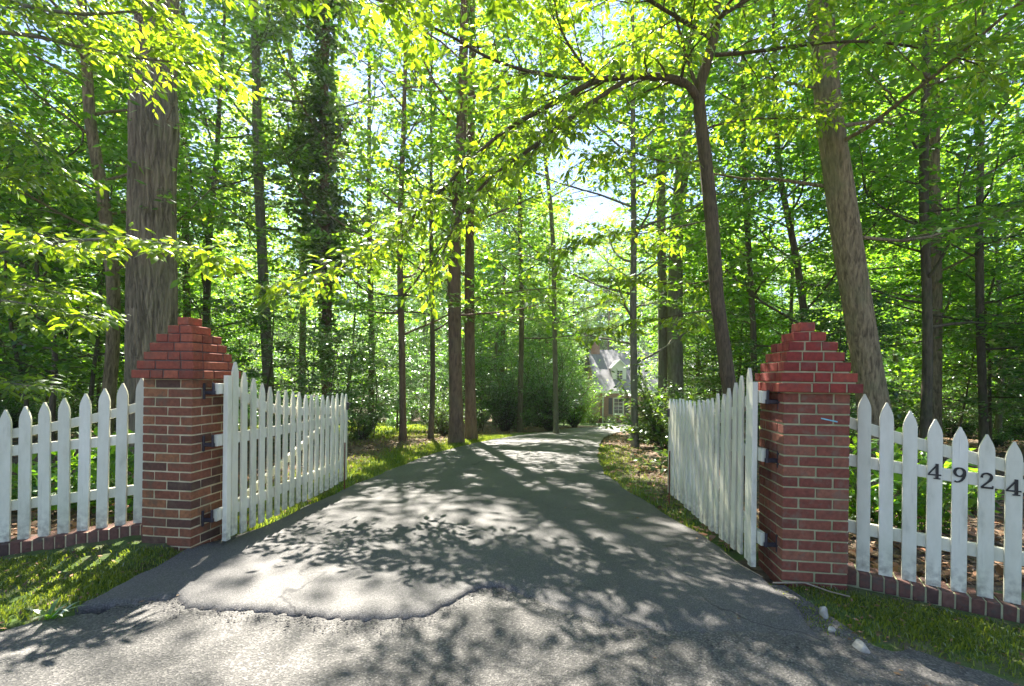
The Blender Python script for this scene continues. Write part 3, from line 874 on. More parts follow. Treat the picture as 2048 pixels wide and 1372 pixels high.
# leaf templates: x = side, y = along, z = normal
LEAF_NEAR = (np.array([(0, 0, 0), (0, .36, .05), (0, .70, .03), (0, 1.0, -.08), (-.19, .30, .015), (-.185, .62, -.02), (.19, .30, .015), (.185, .62, -.02)]),
             [np.array([(0, 1, 4), (2, 3, 5), (0, 6, 1), (2, 7, 3)]), np.array([(1, 2, 5, 4), (1, 6, 7, 2)])])
LEAF_OVAL = (np.array([(0, 0, 0), (0, .5, .04), (0, 1.0, -.04), (-.27, .45, -.02), (.27, .45, -.02)]),
             [np.array([(0, 1, 3), (1, 2, 3), (0, 4, 1), (1, 4, 2)])])
LEAF_FAR = (np.array([(0, 0, 0), (-.28, .5, -.04), (0, 1.0, 0), (.28, .5, -.04)]), [np.array([(0, 2, 1), (0, 3, 2)])])
LEAF_WIDE = (np.array([(0, 0, 0), (-.42, .35, -.05), (-.30, .80, -.04), (0, 1.0, -.05), (.30, .80, -.04), (.42, .35, -.05), (0, .5, .03)]),
             [np.array([(0, 6, 1), (1, 6, 2), (2, 6, 3), (3, 6, 4), (4, 6, 5), (5, 6, 0)])])
def leaf_mesh(name, pos, axis, nrm, size, tmpl, mat):
    axis = unit(axis)
    side = unit(np.cross(axis, nrm)); nn = np.cross(side, axis)
    T, fs = tmpl
    V = pos[:, None, :] + size[:, None, None] * (T[None, :, 0:1] * side[:, None, :] + T[None, :, 1:2] * axis[:, None, :] + T[None, :, 2:3] * nn[:, None, :])
    n, k = V.shape[:2]
    off = (np.arange(n) * k)[:, None, None]
    return mesh_np(name, V.reshape(-1, 3), [(f[None] + off).reshape(-1, f.shape[1]) for f in fs], mat)
def twig_leaves(A, B, gap, size, rs, droop=0.25, spread=0.85, tilt=0.45, svar=0.3):
    """leaves set alternately along the twigs A->B"""
    A = np.asarray(A, float); B = np.asarray(B, float)
    ln = np.linalg.norm(B - A, axis=1)
    cnt = np.maximum(2, (ln / gap).astype(int))
    idx = np.repeat(np.arange(len(A)), cnt)
    k = np.arange(len(idx)) - np.repeat(np.cumsum(cnt) - cnt, cnt)
    t = (k + 0.6 + rs.uniform(-.3, .3, len(idx))) / cnt[idx]
    d = unit(B - A)[idx]
    up = np.array([0, 0, 1.0])
    side = unit(np.cross(d, up) + rs.normal(0, .05, (len(idx), 3)))
    sg = np.where(k % 2 == 0, 1.0, -1.0)[:, None]
    last = (k == cnt[idx] - 1)[:, None]
    ax = d * np.where(last, 1.0, 0.55) + side * sg * np.where(last, 0.1, spread) + rs.normal(0, .28, (len(idx), 3))
    ax[:, 2] -= droop * rs.uniform(.3, 1.6, len(idx))
    nr = up + rs.normal(0, tilt, (len(idx), 3))
    pos = A[idx] + (B - A)[idx] * np.clip(t, 0, 1)[:, None]
    sz = size * np.clip(rs.normal(1, svar, len(idx)), .45, 1.35)
    return pos, unit(ax), nr, sz
# openings in the canopy: where the sun reaches the ground (x, y, rx, ry, share of leaves cut away)
GAPS = [(-1.1, 4.0, 1.3, 1.5, .92), (-0.7, 2.2, 2.2, .6, .9), (0.3, 3.6, .5, .35, .85), (-3.6, 2.7, 1.3, .55, .85), (-3.6, 4.6, 1.2, .9, .8), (-3.0, 7.4, 1.0, 1.5, .9),
        (0.6, 8.6, 1.1, 1.0, .9), (1.2, 12.5, 1.6, 1.0, .85), (2.3, 16.5, 2.0, 1.6, .85), (3.4, 4.3, 1.1, .9, .8), (1.9, 6.6, .7, .9, .75), (-1.9, 10.6, .8, .8, .8), (0.7, 5.6, .5, .3, .8),
        (0.2, 1.7, 1.2, .35, .8), (0.6, 7.0, .9, .45, .8), (1.9, 1.9, .5, .3, .7), (3.0, 2.6, .6, .2, .7), (2.4, 9.5, .9, .7, .7)]
GAPS_HIGH = GAPS + [(-3.6, 6.6, 1.4, 2.4, .92), (2.6, 7.6, .9, 1.6, .85), (3.5, 10.8, 1.3, 1.8, .85), (4.2, 4.2, 1.6, 1.0, .8), (1.2, 1.7, 3.2, 1.5, .85), (-3.4, 1.9, 2.0, 1.0, .88), (-4.5, 3.2, 1.5, .8, .7)]     # nothing tall stands between the sun and the low boughs
def sun_cut(pos, rs, amount=1.0, gaps=None):
    """True for leaves to keep"""
    g = H(pos[:, 0], pos[:, 1])
    zz = np.maximum(pos[:, 2] - g, 0)
    gx = pos[:, 0] - sdir.x / sdir.z * zz; gy = pos[:, 1] - sdir.y / sdir.z * zz
    cut = np.zeros(len(pos))
    wob = .22 * np.sin(gx * 7 + 2 * np.sin(gy * 5)) + .18 * np.sin(gy * 11 + 1.5 * np.sin(gx * 9))
    for x, y, rx, ry, a in (gaps or GAPS_HIGH):
        q = ((gx - x) / rx) ** 2 + ((gy - y) / ry) ** 2 + wob
        cut = np.maximum(cut, a * np.clip((1.15 - q) / .3, 0, 1))
    fl = np.sin(gx * 6.1 + 1.9 * np.sin(gy * 2.7)) * np.sin(gy * 5.3 + 1.6 * np.sin(gx * 3.1 + 1))
    on = np.clip((gx + 2.6) / .5, 0, 1) * np.clip((2.6 - gx) / .5, 0, 1) * np.clip((gy - 1) / .5, 0, 1) * np.clip((16 - gy) / 2, 0, 1)
    cut = np.maximum(cut, on * .88 * np.clip((fl - .25) / .2, 0, 1))
    return rs.random(len(pos)) > cut * amount
class TB:
    def __init__(s, seed):
        s.V = []; s.F = []; s.A = []; s.B = []; s.rng = random.Random(seed); s.rs = np.random.default_rng(seed)
        s.T = []      # (point list, radii) for thin stems
    def tube(s, pts, rad, sides=6):
        b0 = len(s.V)
        n = len(pts)
        prev = None
        for i in range(n):
            d = (pts[min(i + 1, n - 1)] - pts[max(i - 1, 0)])
            d = d.normalized() if d.length > 1e-6 else Vector((0, 0, 1))
            ref = Vector((1, 0, 0)) if abs(d.x) < 0.9 else Vector((0, 1, 0))
            u = (prev - d * prev.dot(d)).normalized() if prev is not None and (prev - d * prev.dot(d)).length > 1e-4 else d.cross(ref).normalized()
            v = d.cross(u); prev = u
            for k in range(sides):
                a = 2 * math.pi * k / sides
                s.V.append(pts[i] + (u * math.cos(a) + v * math.sin(a)) * rad[i])
        for i in range(n - 1):
            for k in range(sides):
                k2 = (k + 1) % sides
                s.F.append((b0 + i * sides + k, b0 + i * sides + k2, b0 + (i + 1) * sides + k2, b0 + (i + 1) * sides + k))
        s.F.append(tuple(b0 + (n - 1) * sides + k for k in range(sides)))
    def walk(s, p, d, length, seg, wob, up):
        pts = [p.copy()]; d = d.normalized(); r = s.rng
        for i in range(seg):
            d = (d + Vector((r.gauss(0, wob), r.gauss(0, wob), r.gauss(0, wob) * .7 + up))).normalized()
            pts.append(pts[-1] + d * (length / seg))
        return pts
    def spray(s, pts, gap, tl, ang=(35, 70), flat=0.25, up=0.0, start=0.15, draw=0.0):
        """side twigs along a branch polyline"""
        r = s.rng
        seglen = [(b - a).length for a, b in zip(pts[:-1], pts[1:])]
        tot = sum(seglen); q = tot * start; sg = 1
        while q < tot:
            acc = 0
            for i, l in enumerate(seglen):
                if acc + l >= q: break
                acc += l
            f = (q - acc) / max(l, 1e-6)
            p = pts[i].lerp(pts[i + 1], f); d = (pts[i + 1] - pts[i]).normalized()
            a = R(r.uniform(*ang)) * sg
            e = Vector((d.x * math.cos(a) - d.y * math.sin(a), d.x * math.sin(a) + d.y * math.cos(a), d.z * .5 + r.gauss(0, flat) + up)).normalized()
            ln = r.uniform(*tl) * (1.15 - 0.45 * q / tot)
            s.A.append(p); s.B.append(p + e * ln)
            if draw: s.tube([p, p + e * ln], [draw, draw * .4], 3)
            sg = -sg
            q += gap * r.uniform(.6, 1.4)
        s.A.append(pts[-2]); s.B.append(pts[-1] + (pts[-1] - pts[-2]) * .3)
    def limb(s, p, d, length, r0, nsub=8, subl=1.2, gap=0.22, tl=(.25, .55), wob=.13, up=.04, seg=7, sides=6, start=.22, subup=0.0, draw=0.0, subs_side=4):
        pts = s.walk(p, d, length, seg, wob, up)
        s.tube(pts, [r0 * (1 - .82 * i / seg) for i in range(seg + 1)], sides)
        s.dress(pts, r0, nsub, subl, gap, tl, start, subup, draw, subs_side)
        return pts
    def dress(s, pts, r0, nsub, subl, gap, tl, start=.22, subup=0.0, draw=0.0, subs_side=4):
        r = s.rng; n = len(pts) - 1
        for j in range(nsub):
            t = start + (1 - start) * (j + r.uniform(.2, .8)) / nsub
            i = min(int(t * n), n - 1)
            q = pts[i].lerp(pts[i + 1], t * n - i)
            dd = (pts[i + 1] - pts[i]).normalized()
            a = R(r.uniform(32, 72)) * (1 if j % 2 else -1)
            e = Vector((dd.x * math.cos(a) - dd.y * math.sin(a), dd.x * math.sin(a) + dd.y * math.cos(a), dd.z * .6 + r.gauss(0, .18) + subup))
            if e.length < .1: e = Vector((r.gauss(0, 1), r.gauss(0, 1), .2))
            l2 = subl * (1.15 - .5 * t) * r.uniform(.7, 1.3)
            sp = s.walk(q, e, l2, 4, .14, -.015)
            rr = max(.004, r0 * (1 - .8 * t) * .45)
            s.tube(sp, [rr * (1 - .8 * k / 4) for k in range(5)], subs_side)
            s.spray(sp, gap, tl, draw=draw)
        s.spray(pts, gap * 1.6, tl, start=.5, draw=draw)
    def leaves(s, name, gap, size, tmpl, mat, droop=.25, tilt=.45, spread=.85, at=None, amount=1.0, gaps=None):
        p, a, n, z = twig_leaves([tuple(v) for v in s.A], [tuple(v) for v in s.B], gap, size, s.rs, droop, spread, tilt)
        if at is not None:
            k = sun_cut(p + np.array(at)[None], s.rs, amount, gaps)
            p, a, n, z = p[k], a[k], n[k], z[k]
        return leaf_mesh(name, p, a, n, z, tmpl, mat)
    def bark(s, name, mat):
        return mesh_py(name, s.V, s.F, mat, True)
def sweep(path, n=40):
    """smooth resample of [(x,y,z,r)]"""
    P_ = np.array([tuple(p) for p in path], float)
    t = np.concatenate([[0], np.cumsum(np.linalg.norm(np.diff(P_[:, :3], axis=0), axis=1))])
    q = np.linspace(0, t[-1], n)
    out = np.stack([np.interp(q, t, P_[:, k]) for k in range(4)], 1)
    for _ in range(4):
        out[1:-1] = out[1:-1] * .5 + (out[:-2] + out[2:]) * .25
    return out
def trunk_mesh(name, path, mat, sides=20, rings=70, furrow=0.0, kf=22, flare=0.35, lumps=(), seed=0, knob=0.02):
    out = sweep(path, rings)
    rs = np.random.default_rng(seed)
    th = np.linspace(0, 2 * np.pi, sides, endpoint=False)
    V = []
    z0 = out[0, 2]
    ph = rs.uniform(0, 6, 8)
    for i, (x, y, z, r) in enumerate(out):
        hh = z - z0
        rr = r * (1 + flare * np.exp(-hh / (r * 2.2 + .05)) * (0.7 + 0.3 * np.sin(5 * th + ph[0])))
        rr = rr * (1 + knob * np.sin(2 * th + hh * 1.3 + ph[1]) + knob * .7 * np.sin(3 * th - hh * .9 + ph[2]))
        for (lz, la, amp, wz, wa) in lumps:
            da = np.angle(np.exp(1j * (th - la)))
            rr = rr + r * amp * np.exp(-((z - lz) / wz) ** 2 - (da / wa) ** 2)
        if furrow:
            w = 1.2 * np.sin(hh * 2.1 + 2 * th + ph[3]) + 0.9 * np.sin(hh * 5.3 - 3 * th + ph[4]) + .7 * np.sin(hh * 9.7 + 5 * th + ph[5])
            g1 = np.abs(np.sin(kf * .5 * th + w)); g2 = np.abs(np.sin(kf * .5 * th - .8 * w + 2 + hh * 3.0))
            g = np.minimum(g1, g2 * 1.3)
            rr = rr - furrow * (1 - np.clip(g * 2.2, 0, 1)) + rs.normal(0, furrow * .09, len(th))
        V.append(np.stack([x + rr * np.cos(th), y + rr * np.sin(th), np.full_like(th, z)], 1))
    V = np.concatenate(V)
    i = np.arange(rings * sides).reshape(rings, sides)
    j = np.roll(i, -1, 1)
    Fq = np.stack([i[:-1], j[:-1], j[1:], i[1:]], -1).reshape(-1, 4)
    return mesh_np(name, V, [Fq], mat, furrow == 0)
def path_px(pts, Y, w0, w1, Htop, drift=(0.0, 0.0)):
    """trunk path from photo pixels at depth Y; widths in px at bottom / top of the traced part; goes on to height Htop"""
    q = [P(a, b, Y) for a, b in pts]
    base = q[0].copy()
    d0 = (q[0] - q[1])
    if abs(d0.z) > 1e-3:
        gz = h(base.x, Y) - 0.12
        if base.z > gz:
            f = (base.z - gz) / max(d0.z * -1, .05)
            base = Vector((q[0].x + d0.x * f * .6, Y, gz))
            q.insert(0, base)
    rad = np.linspace(w0, w1, len(q)) / 2 / F * Y
    out = [(v.x, v.y, v.z, r) for v, r in zip(q, rad)]
    lx, ly, lz, lr = out[-1]
    if lz < Htop:
        dx = (out[-1][0] - out[-2][0]) / max(.2, out[-1][2] - out[-2][2]) * .4 + drift[0]
        for k in range(1, 5):
            z = lz + (Htop - lz) * k / 4
            out.append((lx + dx * (z - lz), ly + drift[1] * (z - lz), z, max(.02, lr * (1 - .23 * k))))
    return out
def along(path, z):
    P_ = np.array(path); o = np.argsort(P_[:, 2])
    return Vector([float(np.interp(z, P_[o, 2], P_[o, k])) for k in range(3)]), float(np.interp(z, P_[o, 2], P_[o, 3]))
def tall_tree(name, path, bark, leafmat, label, seed, cat="tree", group=None, limbs=22, z1=4.0, z2=None, ll=(2.4, 4.2), leaf=.13, gap=.085, tmpl=LEAF_FAR,
              nsub=8, subl=1.3, tk={}, ivy=None, az=None, tilt=.45, droop=.3, upd=(.05, .55), tl=(.3, .6), tgap=.19, cut=True):
    bx_, by_, bz_ = path[0][:3]
    root = empty(name, (bx_, by_, bz_), label, cat, group)
    loc = [(x - bx_, y - by_, z - bz_, r) for x, y, z, r in path]
    me = trunk_mesh("trunk", loc, bark, seed=seed, **tk)
    obj("trunk", me, root)
    tb = TB(seed); r = tb.rng
    top = max(p[2] for p in loc)
    z2 = top if z2 is None else z2 - bz_
    za = z1 - bz_
    for k in range(limbs):
        f = (k + r.uniform(.1, .9)) / limbs
        z = za + (z2 - za) * f
        p, rad = along(loc, z)
        a = k * 2.39996 + r.uniform(-.5, .5)
        if az is not None and f < .6: a = az[0] + (az[1] - az[0]) * r.random()
        el = r.uniform(*upd) + f * .35
        d = Vector((math.cos(a) * math.cos(el), math.sin(a) * math.cos(el), math.sin(el)))
        l = r.uniform(*ll) * (1 - .45 * f)
        tb.limb(p, d, l, max(.010, min(rad * .45, .010 + .007 * l)), nsub, subl, tgap, tl)
    obj("branches", tb.bark("branches", bark), root)
    obj("crown", tb.leaves("crown", gap, leaf, tmpl, leafmat, droop, tilt, at=(bx_, by_, bz_) if cut else None), root)
    if ivy:
        tb = TB(seed + 77); r = tb.rng
        za, zb, rad_i, cnt = ivy
        for k in range(cnt):
            z = r.uniform(za, zb) - bz_
            p, rad = along(loc, min(z, top))
            a = r.uniform(0, 6.283); sw = max(.12, .55 + .75 * math.sin(z * 1.1 + seed) * math.cos(z * .53 + .6 * math.cos(a + z)) + .35 * math.cos(a * 2 + z * 1.4))
            e = Vector((math.cos(a), math.sin(a), r.uniform(-.5, .3)))
            l = rad_i * sw * r.uniform(.3, 1.0) * min(1, max(.12, (z + bz_ - 3.0) / 5.5))
            tb.A.append(p + e * rad * .9); tb.B.append(p + e * (rad + l))
        obj("ivy", tb.leaves("ivy", .05, .12, LEAF_WIDE, M_LEAF_DARK, .5, .8), root, None)
    return root
def copy_tree(src, loc, rz, sc, label=None, group=None):
    r = src.copy(); link(r); r.location = loc; r.rotation_euler = (0, 0, rz); r.scale = (sc, sc, sc)
    if label: r["label"] = label
    if group: r["group"] = group
    for ch in src.children:
        c = ch.copy(); link(c); c.parent = r
    return r

# ------------------------------------------------------------------ the trees one can pick out
big_path = path_px([(305, 760), (305, 600), (304, 450), (305, 300), (307, 200), (311, 100), (316, 0)], 8.0, 88, 70, 22)
tall_tree("oak_tree", big_path, M_BARK_OAK, M_LEAF_TALL, "massive straight tree with furrowed bark and a swollen burl behind the brown pillar", 101,
          limbs=22, z1=7.6, ll=(3, 5), nsub=10, subl=1.7, gap=.065, leaf=.15, tk=dict(sides=220, rings=420, furrow=.036, kf=28, knob=.012, lumps=((5.7, 0.0, .22, .5, .9), (6.0, 3.1, .14, .6, .8))))
lean_path = path_px([(1748, 820), (1719, 640), (1694, 480), (1676, 350), (1658, 230), (1648, 110), (1640, 0)], 8.0, 55, 44, 21)
tall_tree("leaning_tree", lean_path, M_BARK_TAN, M_LEAF_MAPLE, "thick pale tan tree leaning over behind the red brick pillar", 102,
          limbs=30, z1=3.6, ll=(2.2, 4.2), nsub=10, subl=1.5, leaf=.14, gap=.062, tmpl=LEAF_OVAL, tk=dict(sides=90, rings=260, furrow=.011, kf=50, knob=.03, flare=.6, lumps=((2.6, -2.0, .12, .2, .5), (4.1, -1.2, .10, .2, .5), (1.2, -1.7, .08, .3, .6))), upd=(-.1, .4))
tall_tree("slender_tree", path_px([(216, 800), (226, 700), (228, 560), (214, 450), (200, 350), (178, 240), (176, 160), (168, 60), (160, 0)], 8.6, 25, 17, 14), M_BARK_TAN, M_LEAF_MAPLE,
          "slender tan tree with a bent trunk beside the massive furrowed tree", 103, limbs=30, z1=2.8, ll=(1.6, 3.2), leaf=.13, gap=.06, tmpl=LEAF_OVAL, tk=dict(sides=20, rings=60, knob=.03))

# cherry with long limbs over the drive
def cherry():
    Y = 7.0
    path = path_px([(1462, 800), (1448, 700), (1434, 600), (1424, 450), (1412, 330), (1401, 240), (1397, 180), (1412, 130), (1430, 70), (1432, 0)], Y, 30, 19, 10.5)
    bx_, by_, bz_ = path[0][:3]
    root = empty("cherry_tree", (bx_, by_, bz_), "slim dark tree with a forked trunk whose long leafy limbs arch over the driveway", "tree")
    o = Vector((bx_, by_, bz_))
    loc = [(x - bx_, y - by_, z - bz_, r) for x, y, z, r in path]
    obj("trunk", trunk_mesh("trunk", loc, M_BARK_BROWN, 28, 150, .004, 30, knob=.035, seed=4), root)
    tb = TB(404); r = tb.rng
    def lp(*pp): return [P(a, b, y) - o for a, b, y in pp]
    def smooth(pts, k=3):
        for _ in range(2):
            q = [pts[0]]
            for a, b in zip(pts[:-1], pts[1:]): q += [a.lerp(b, .25), a.lerp(b, .75)]
            pts = q + [pts[-1]]
        return pts
    kw = dict(gap=.115, tl=(.18, .42), draw=.0025)
    limbs = [
        (lp((1400, 205, 7), (1375, 165, 6.9), (1330, 152, 6.8), (1250, 152, 6.6), (1190, 160, 6.5), (1110, 205, 6.3), (1040, 242, 6.1), (990, 275, 5.95), (930, 330, 5.8)), .062, 15, 1.0),
        (lp((930, 330, 5.8), (880, 385, 5.7), (830, 430, 5.6), (760, 490, 5.5), (680, 540, 5.4), (590, 575, 5.3)), .018, 22, .62),
        (lp((1260, 155, 6.6), (1190, 200, 6.3), (1120, 250, 6.1), (1060, 300, 5.9), (990, 345, 5.8), (920, 420, 5.7), (880, 520, 5.6)), .036, 18, .8),
        (lp((1190, 158, 6.5), (1150, 110, 6.5), (1120, 60, 6.5), (1105, -20, 6.5), (1080, -120, 6.4)), .025, 11, 1.1),
        (lp((1397, 185, 7), (1375, 120, 7), (1355, 50, 6.9), (1340, -20, 6.8), (1290, -120, 6.5)), .03, 11, 1.1),
        (lp((1190, 160, 6.5), (1080, 150, 6.2), (980, 120, 6.0), (900, 70, 5.8), (830, 40, 5.6)), .03, 13, 1.0),
        (lp((1428, 80, 7), (1330, 20, 6.6), (1200, -60, 6.2), (1050, -110, 5.8), (900, -150, 5.5)), .035, 13, 1.2),
        (lp((1430, 110, 7), (1500, 105, 6.9), (1600, 90, 6.7), (1720, 80, 6.5), (1850, 95, 6.3), (1960, 130, 6.1)), .032, 13, 1.0),
        (lp((1430, 40, 7), (1540, -30, 7), (1680, -70, 7), (1830, -60, 6.8), (1980, -20, 6.6)), .035, 13, 1.2),
        (lp((1403, 260, 7), (1450, 245, 7.1), (1530, 235, 7.2), (1600, 240, 7.3), (1680, 215, 7.3)), .018, 8, .7),
        (lp((1410, 320, 7), (1340, 330, 6.8), (1260, 300, 6.5), (1190, 310, 6.3)), .016, 8, .7),
        (lp((1420, 440, 7), (1350, 455, 7.2), (1270, 470, 7.4), (1200, 470, 7.6), (1130, 500, 7.7)), .014, 8, .7),
        (lp((1438, 620, 7), (1380, 625, 7.2), (1310, 640, 7.4), (1240, 650, 7.6), (1180, 670, 7.7)), .012, 7, .6),
        (lp((1424, 560, 7), (1370, 570, 7.4), (1300, 565, 7.8), (1220, 560, 8.0)), .012, 7, .6),
        (lp((1430, -20, 7), (1420, -140, 6.2), (1350, -260, 5.2), (1280, -420, 4.4)), .03, 10, 1.2),
        (lp((1425, 60, 7), (1500, -60, 6.0), (1600, -180, 5.2), (1700, -300, 4.6)), .03, 10, 1.2),
    ]
    for pts, r0, nsub, subl in limbs:
        pts = smooth(pts)
        m = len(pts) - 1
        tb.tube(pts, [r0 * (1 - .75 * i / m) * (1 + .06 * math.sin(i * 2.1)) for i in range(m + 1)], 8)
        tb.dress(pts, r0, int(nsub * 1.5), subl, kw['gap'], kw['tl'], .12, -.04, kw['draw'])
    obj("branches", tb.bark("branches", M_BARK_BROWN), root)
    obj("crown", tb.leaves("crown", .036, .108, LEAF_NEAR, M_LEAF_CHERRY, .55, .4, at=o, amount=.5, gaps=GAPS), root)
cherry()
# tree standing just outside the picture whose boughs reach in over the unnumbered fence
def bough_tree():
    base = Vector((-7.6, 5.6, h(-7.6, 5.6) - .1))
    root = empty("beech_tree", tuple(base), "tree whose low sunlit leafy boughs reach in above the unnumbered picket fence", "tree")
    path = [(0, 0, 0, .16), (.05, 0, 2, .14), (.15, -.05, 4, .12), (.2, -.1, 7, .09), (.2, 0, 10, .05), (.2, 0, 13, .02)]
    obj("trunk", trunk_mesh("trunk", path, M_BARK_GREY, 20, 60, seed=9), root)
    tb = TB(505)
    def lp(*pp): return [Vector((0.1, 0, pp[0]))] + [P(a, b, y) - base for a, b, y in pp[1:]]
    def smooth(pts):
        for _ in range(2):
            q = [pts[0]]
            for a, b in zip(pts[:-1], pts[1:]): q += [a.lerp(b, .25), a.lerp(b, .75)]
            pts = q + [pts[-1]]
        return pts
    for pts, r0, nsub, subl in [
        (lp(2.2, (-60, 520, 5.0), (60, 490, 4.6), (180, 478, 4.3), (290, 480, 4.1), (370, 495, 4.0), (425, 520, 3.95)), .022, 16, .42),
        (lp(2.6, (-120, 470, 5.2), (0, 480, 4.8), (110, 492, 4.6)), .018, 10, .5),
        (lp(1.7, (-80, 600, 5.0), (0, 598, 4.6), (90, 615, 4.4), (165, 635, 4.3)), .015, 11, .4),
        (lp(1.9, (-90, 560, 5.0), (0, 560, 4.6), (70, 575, 4.5), (140, 590, 4.4)), .012, 9, .4),
        (lp(1.2, (-60, 760, 5.0), (20, 765, 4.8), (70, 775, 4.6)), .012, 7, .4),
        (lp(4.2, (-60, 60, 5.8), (70, 70, 5.6), (150, 92, 5.5), (250, 112, 5.4), (340, 124, 5.3), (400, 126, 5.2)), .032, 15, .7),
        (lp(4.8, (-60, -20, 5.6), (80, 20, 5.3), (180, 30, 5.1), (280, 20, 4.9), (330, 40, 4.8)), .03, 14, .8),
        (lp(3.4, (-80, 200, 5.8), (0, 230, 5.6), (60, 270, 5.5), (100, 330, 5.4)), .018, 9, .6),
        (lp(3.0, (-80, 330, 5.8), (-10, 350, 5.6), (60, 360, 5.5)), .015, 8, .6),
        (lp(5.6, (-60, -120, 5.2), (100, -100, 4.8), (300, -90, 4.4), (520, -60, 4.0), (690, -20, 3.7), (790, 10, 3.6)), .034, 16, .7),
        (lp(6.0, (-40, -240, 5.0), (200, -260, 4.6), (500, -260, 4.2), (800, -200, 3.9), (950, -120, 3.7)), .034, 14, .9),
    ]:
        pts = smooth(pts); m = len(pts) - 1
        tb.tube(pts, [r0 * (1 - .8 * i / m) for i in range(m + 1)], 7)
        tb.dress(pts, r0, int(nsub * 1.7), subl, .13, (.14, .32), .25, -.03, .002)
    obj("branches", tb.bark("branches", M_BARK_GREY), root)
    obj("crown", tb.leaves("crown", .036, .10, LEAF_NEAR, M_LEAF_CHERRY, .4, .35), root)
bough_tree()

WOOD = "trees standing in the wood"
SPEC = [  # pixels bottom->top, depth, w0, w1, top height, bark, leaf, label, first limb height, extras
    ([(1270, 885), (1268, 760), (1266, 600), (1268, 450), (1266, 330)], 11.6, 16, 11, 12, M_BARK_GREY, M_LEAF_MAPLE, "thin straight grey tree at the inner bend of the driveway", 3.2, {}),
    ([(913, 875), (911, 760), (908, 600), (912, 450), (920, 330), (925, 200)], 12.0, 30, 20, 20, M_BARK_RED, M_LEAF_TALL, "reddish-brown straight tree at the driveway edge, thickest of its row", 5.5, {}),
    ([(942, 862), (940, 740), (938, 600), (940, 420)], 13.4, 24, 18, 20, M_BARK_RED, M_LEAF_TALL, "reddish tree pressed close behind the thickest driveway-edge tree", 6.0, {}),
    ([(806, 868), (804, 700), (800, 560), (800, 420), (806, 300)], 12.8, 15, 10, 15, M_BARK_RED, M_LEAF_MAPLE, "thin dark reddish tree beside the driveway, next to the thickest of its row", 4.6, {}),
    ([(862, 866), (866, 760), (864, 600), (862, 450)], 13.6, 12, 8, 13, M_BARK_DARK, M_LEAF_MAPLE, "thin crooked dark stem between two reddish trees at the driveway", 4.8, {}),
    ([(654, 800), (652, 700), (655, 560), (650, 400), (648, 200), (652, 0)], 15.0, 20, 16, 20, M_BARK_RED, M_LEAF_DARK, "straight tree clad in dark ivy high above the open gate by the brown pillar", 8.0, dict(ivy=(1.5, 15.5, 1.9, 1500))),
    ([(538, 780), (530, 620), (522, 470), (515, 300), (513, 150), (508, 0)], 14.0, 22, 15, 21, M_BARK_GREY, M_LEAF_TALL, "straight grey tree rising behind the gate leaf near the brown pillar", 7.0, {}),
    ([(418, 760), (412, 640), (416, 520), (420, 440), (432, 340)], 13.5, 16, 10, 15, M_BARK_DARK, M_LEAF_MAPLE, "dark crooked tree behind the cap of the brown pillar", 4.5, {}),
    ([(376, 760), (374, 600), (370, 400), (366, 200)], 16.0, 16, 12, 18, M_BARK_DARK, M_LEAF_TALL, "dark tree half hidden by the massive furrowed tree", 6.5, {}),
    ([(1325, 830), (1326, 640), (1322, 440), (1322, 300)], 15.0, 20, 17, 20, M_BARK_GREY, M_LEAF_TALL, "narrower of two grey trees close together behind the flowering shrubs", 6.5, {}),
    ([(1352, 830), (1350, 640), (1352, 450), (1366, 330), (1375, 200)], 14.6, 32, 24, 22, M_BARK_GREY, M_LEAF_TALL, "thicker of two grey trees close together behind the flowering shrubs", 7.0, {}),
    ([(1852, 850), (1856, 700), (1852, 520), (1846, 380), (1850, 230)], 10.5, 19, 15, 16, M_BARK_DARK, M_LEAF_MAPLE, "dark wavy tree behind the fence numbered 4924", 4.4, {}),
    ([(1868, 850), (1872, 600), (1866, 400), (1868, 230)], 12.2, 24, 20, 19, M_BARK_TAN, M_LEAF_MAPLE, "pale trunk close behind the dark wavy tree at the numbered fence", 5.0, {}),
    ([(1968, 860), (1960, 640), (1958, 450), (1962, 300)], 11.5, 16, 11, 15, M_BARK_DARK, M_LEAF_MAPLE, "straight dark tree in the wood behind the number 4924", 4.0, {}),
    ([(1612, 780), (1611, 640), (1590, 500), (1560, 360), (1552, 260)], 13.0, 16, 10, 15, M_BARK_DARK, M_LEAF_MAPLE, "dark tree with a bowed trunk behind the cap of the red pillar", 4.2, {}),
    ([(1510, 790), (1506, 640), (1496, 480), (1488, 350), (1486, 200)], 13.5, 13, 9, 16, M_BARK_DARK, M_LEAF_MAPLE, "slim dark tree behind the open gate by the red pillar", 4.4, {}),
    ([(1112, 840), (1110, 700), (1108, 560), (1104, 430), (1090, 320)], 17.0, 11, 8, 18, M_BARK_GREY, M_LEAF_TALL, "grey tree at the outer bend of the driveway", 5.5, {}),
    ([(604, 790), (606, 600), (612, 420), (602, 240), (584, 120), (566, 30)], 18.0, 14, 10, 20, M_BARK_GREY, M_LEAF_TALL, "thin grey tree leaning away beside the ivy-clad tree", 8.5, {}),
    ([(742, 850), (744, 700), (740, 540), (738, 400)], 17.5, 13, 10, 18, M_BARK_DARK, M_LEAF_TALL, "dark straight tree standing at the edge of the sunny lawn", 6.0, {}),
    ([(1040, 845), (1042, 720), (1044, 600), (1040, 470)], 19.0, 12, 9, 17, M_BARK_DARK, M_LEAF_TALL, "thin dark tree in the thicket at the outer bend of the driveway", 5.0, {}),
]
for k, (pts, Y, w0, w1, top, bk, lf, lab, z1, ex) in enumerate(SPEC):
    tall_tree("tree", path_px(pts, Y, w0, w1, top), bk, lf, lab, 200 + k, group=WOOD, limbs=26, z1=z1 * .5, leaf=.15, gap=.062, nsub=9, subl=1.5, tmpl=LEAF_FAR, tk=dict(sides=14, rings=46, knob=.03), **ex)

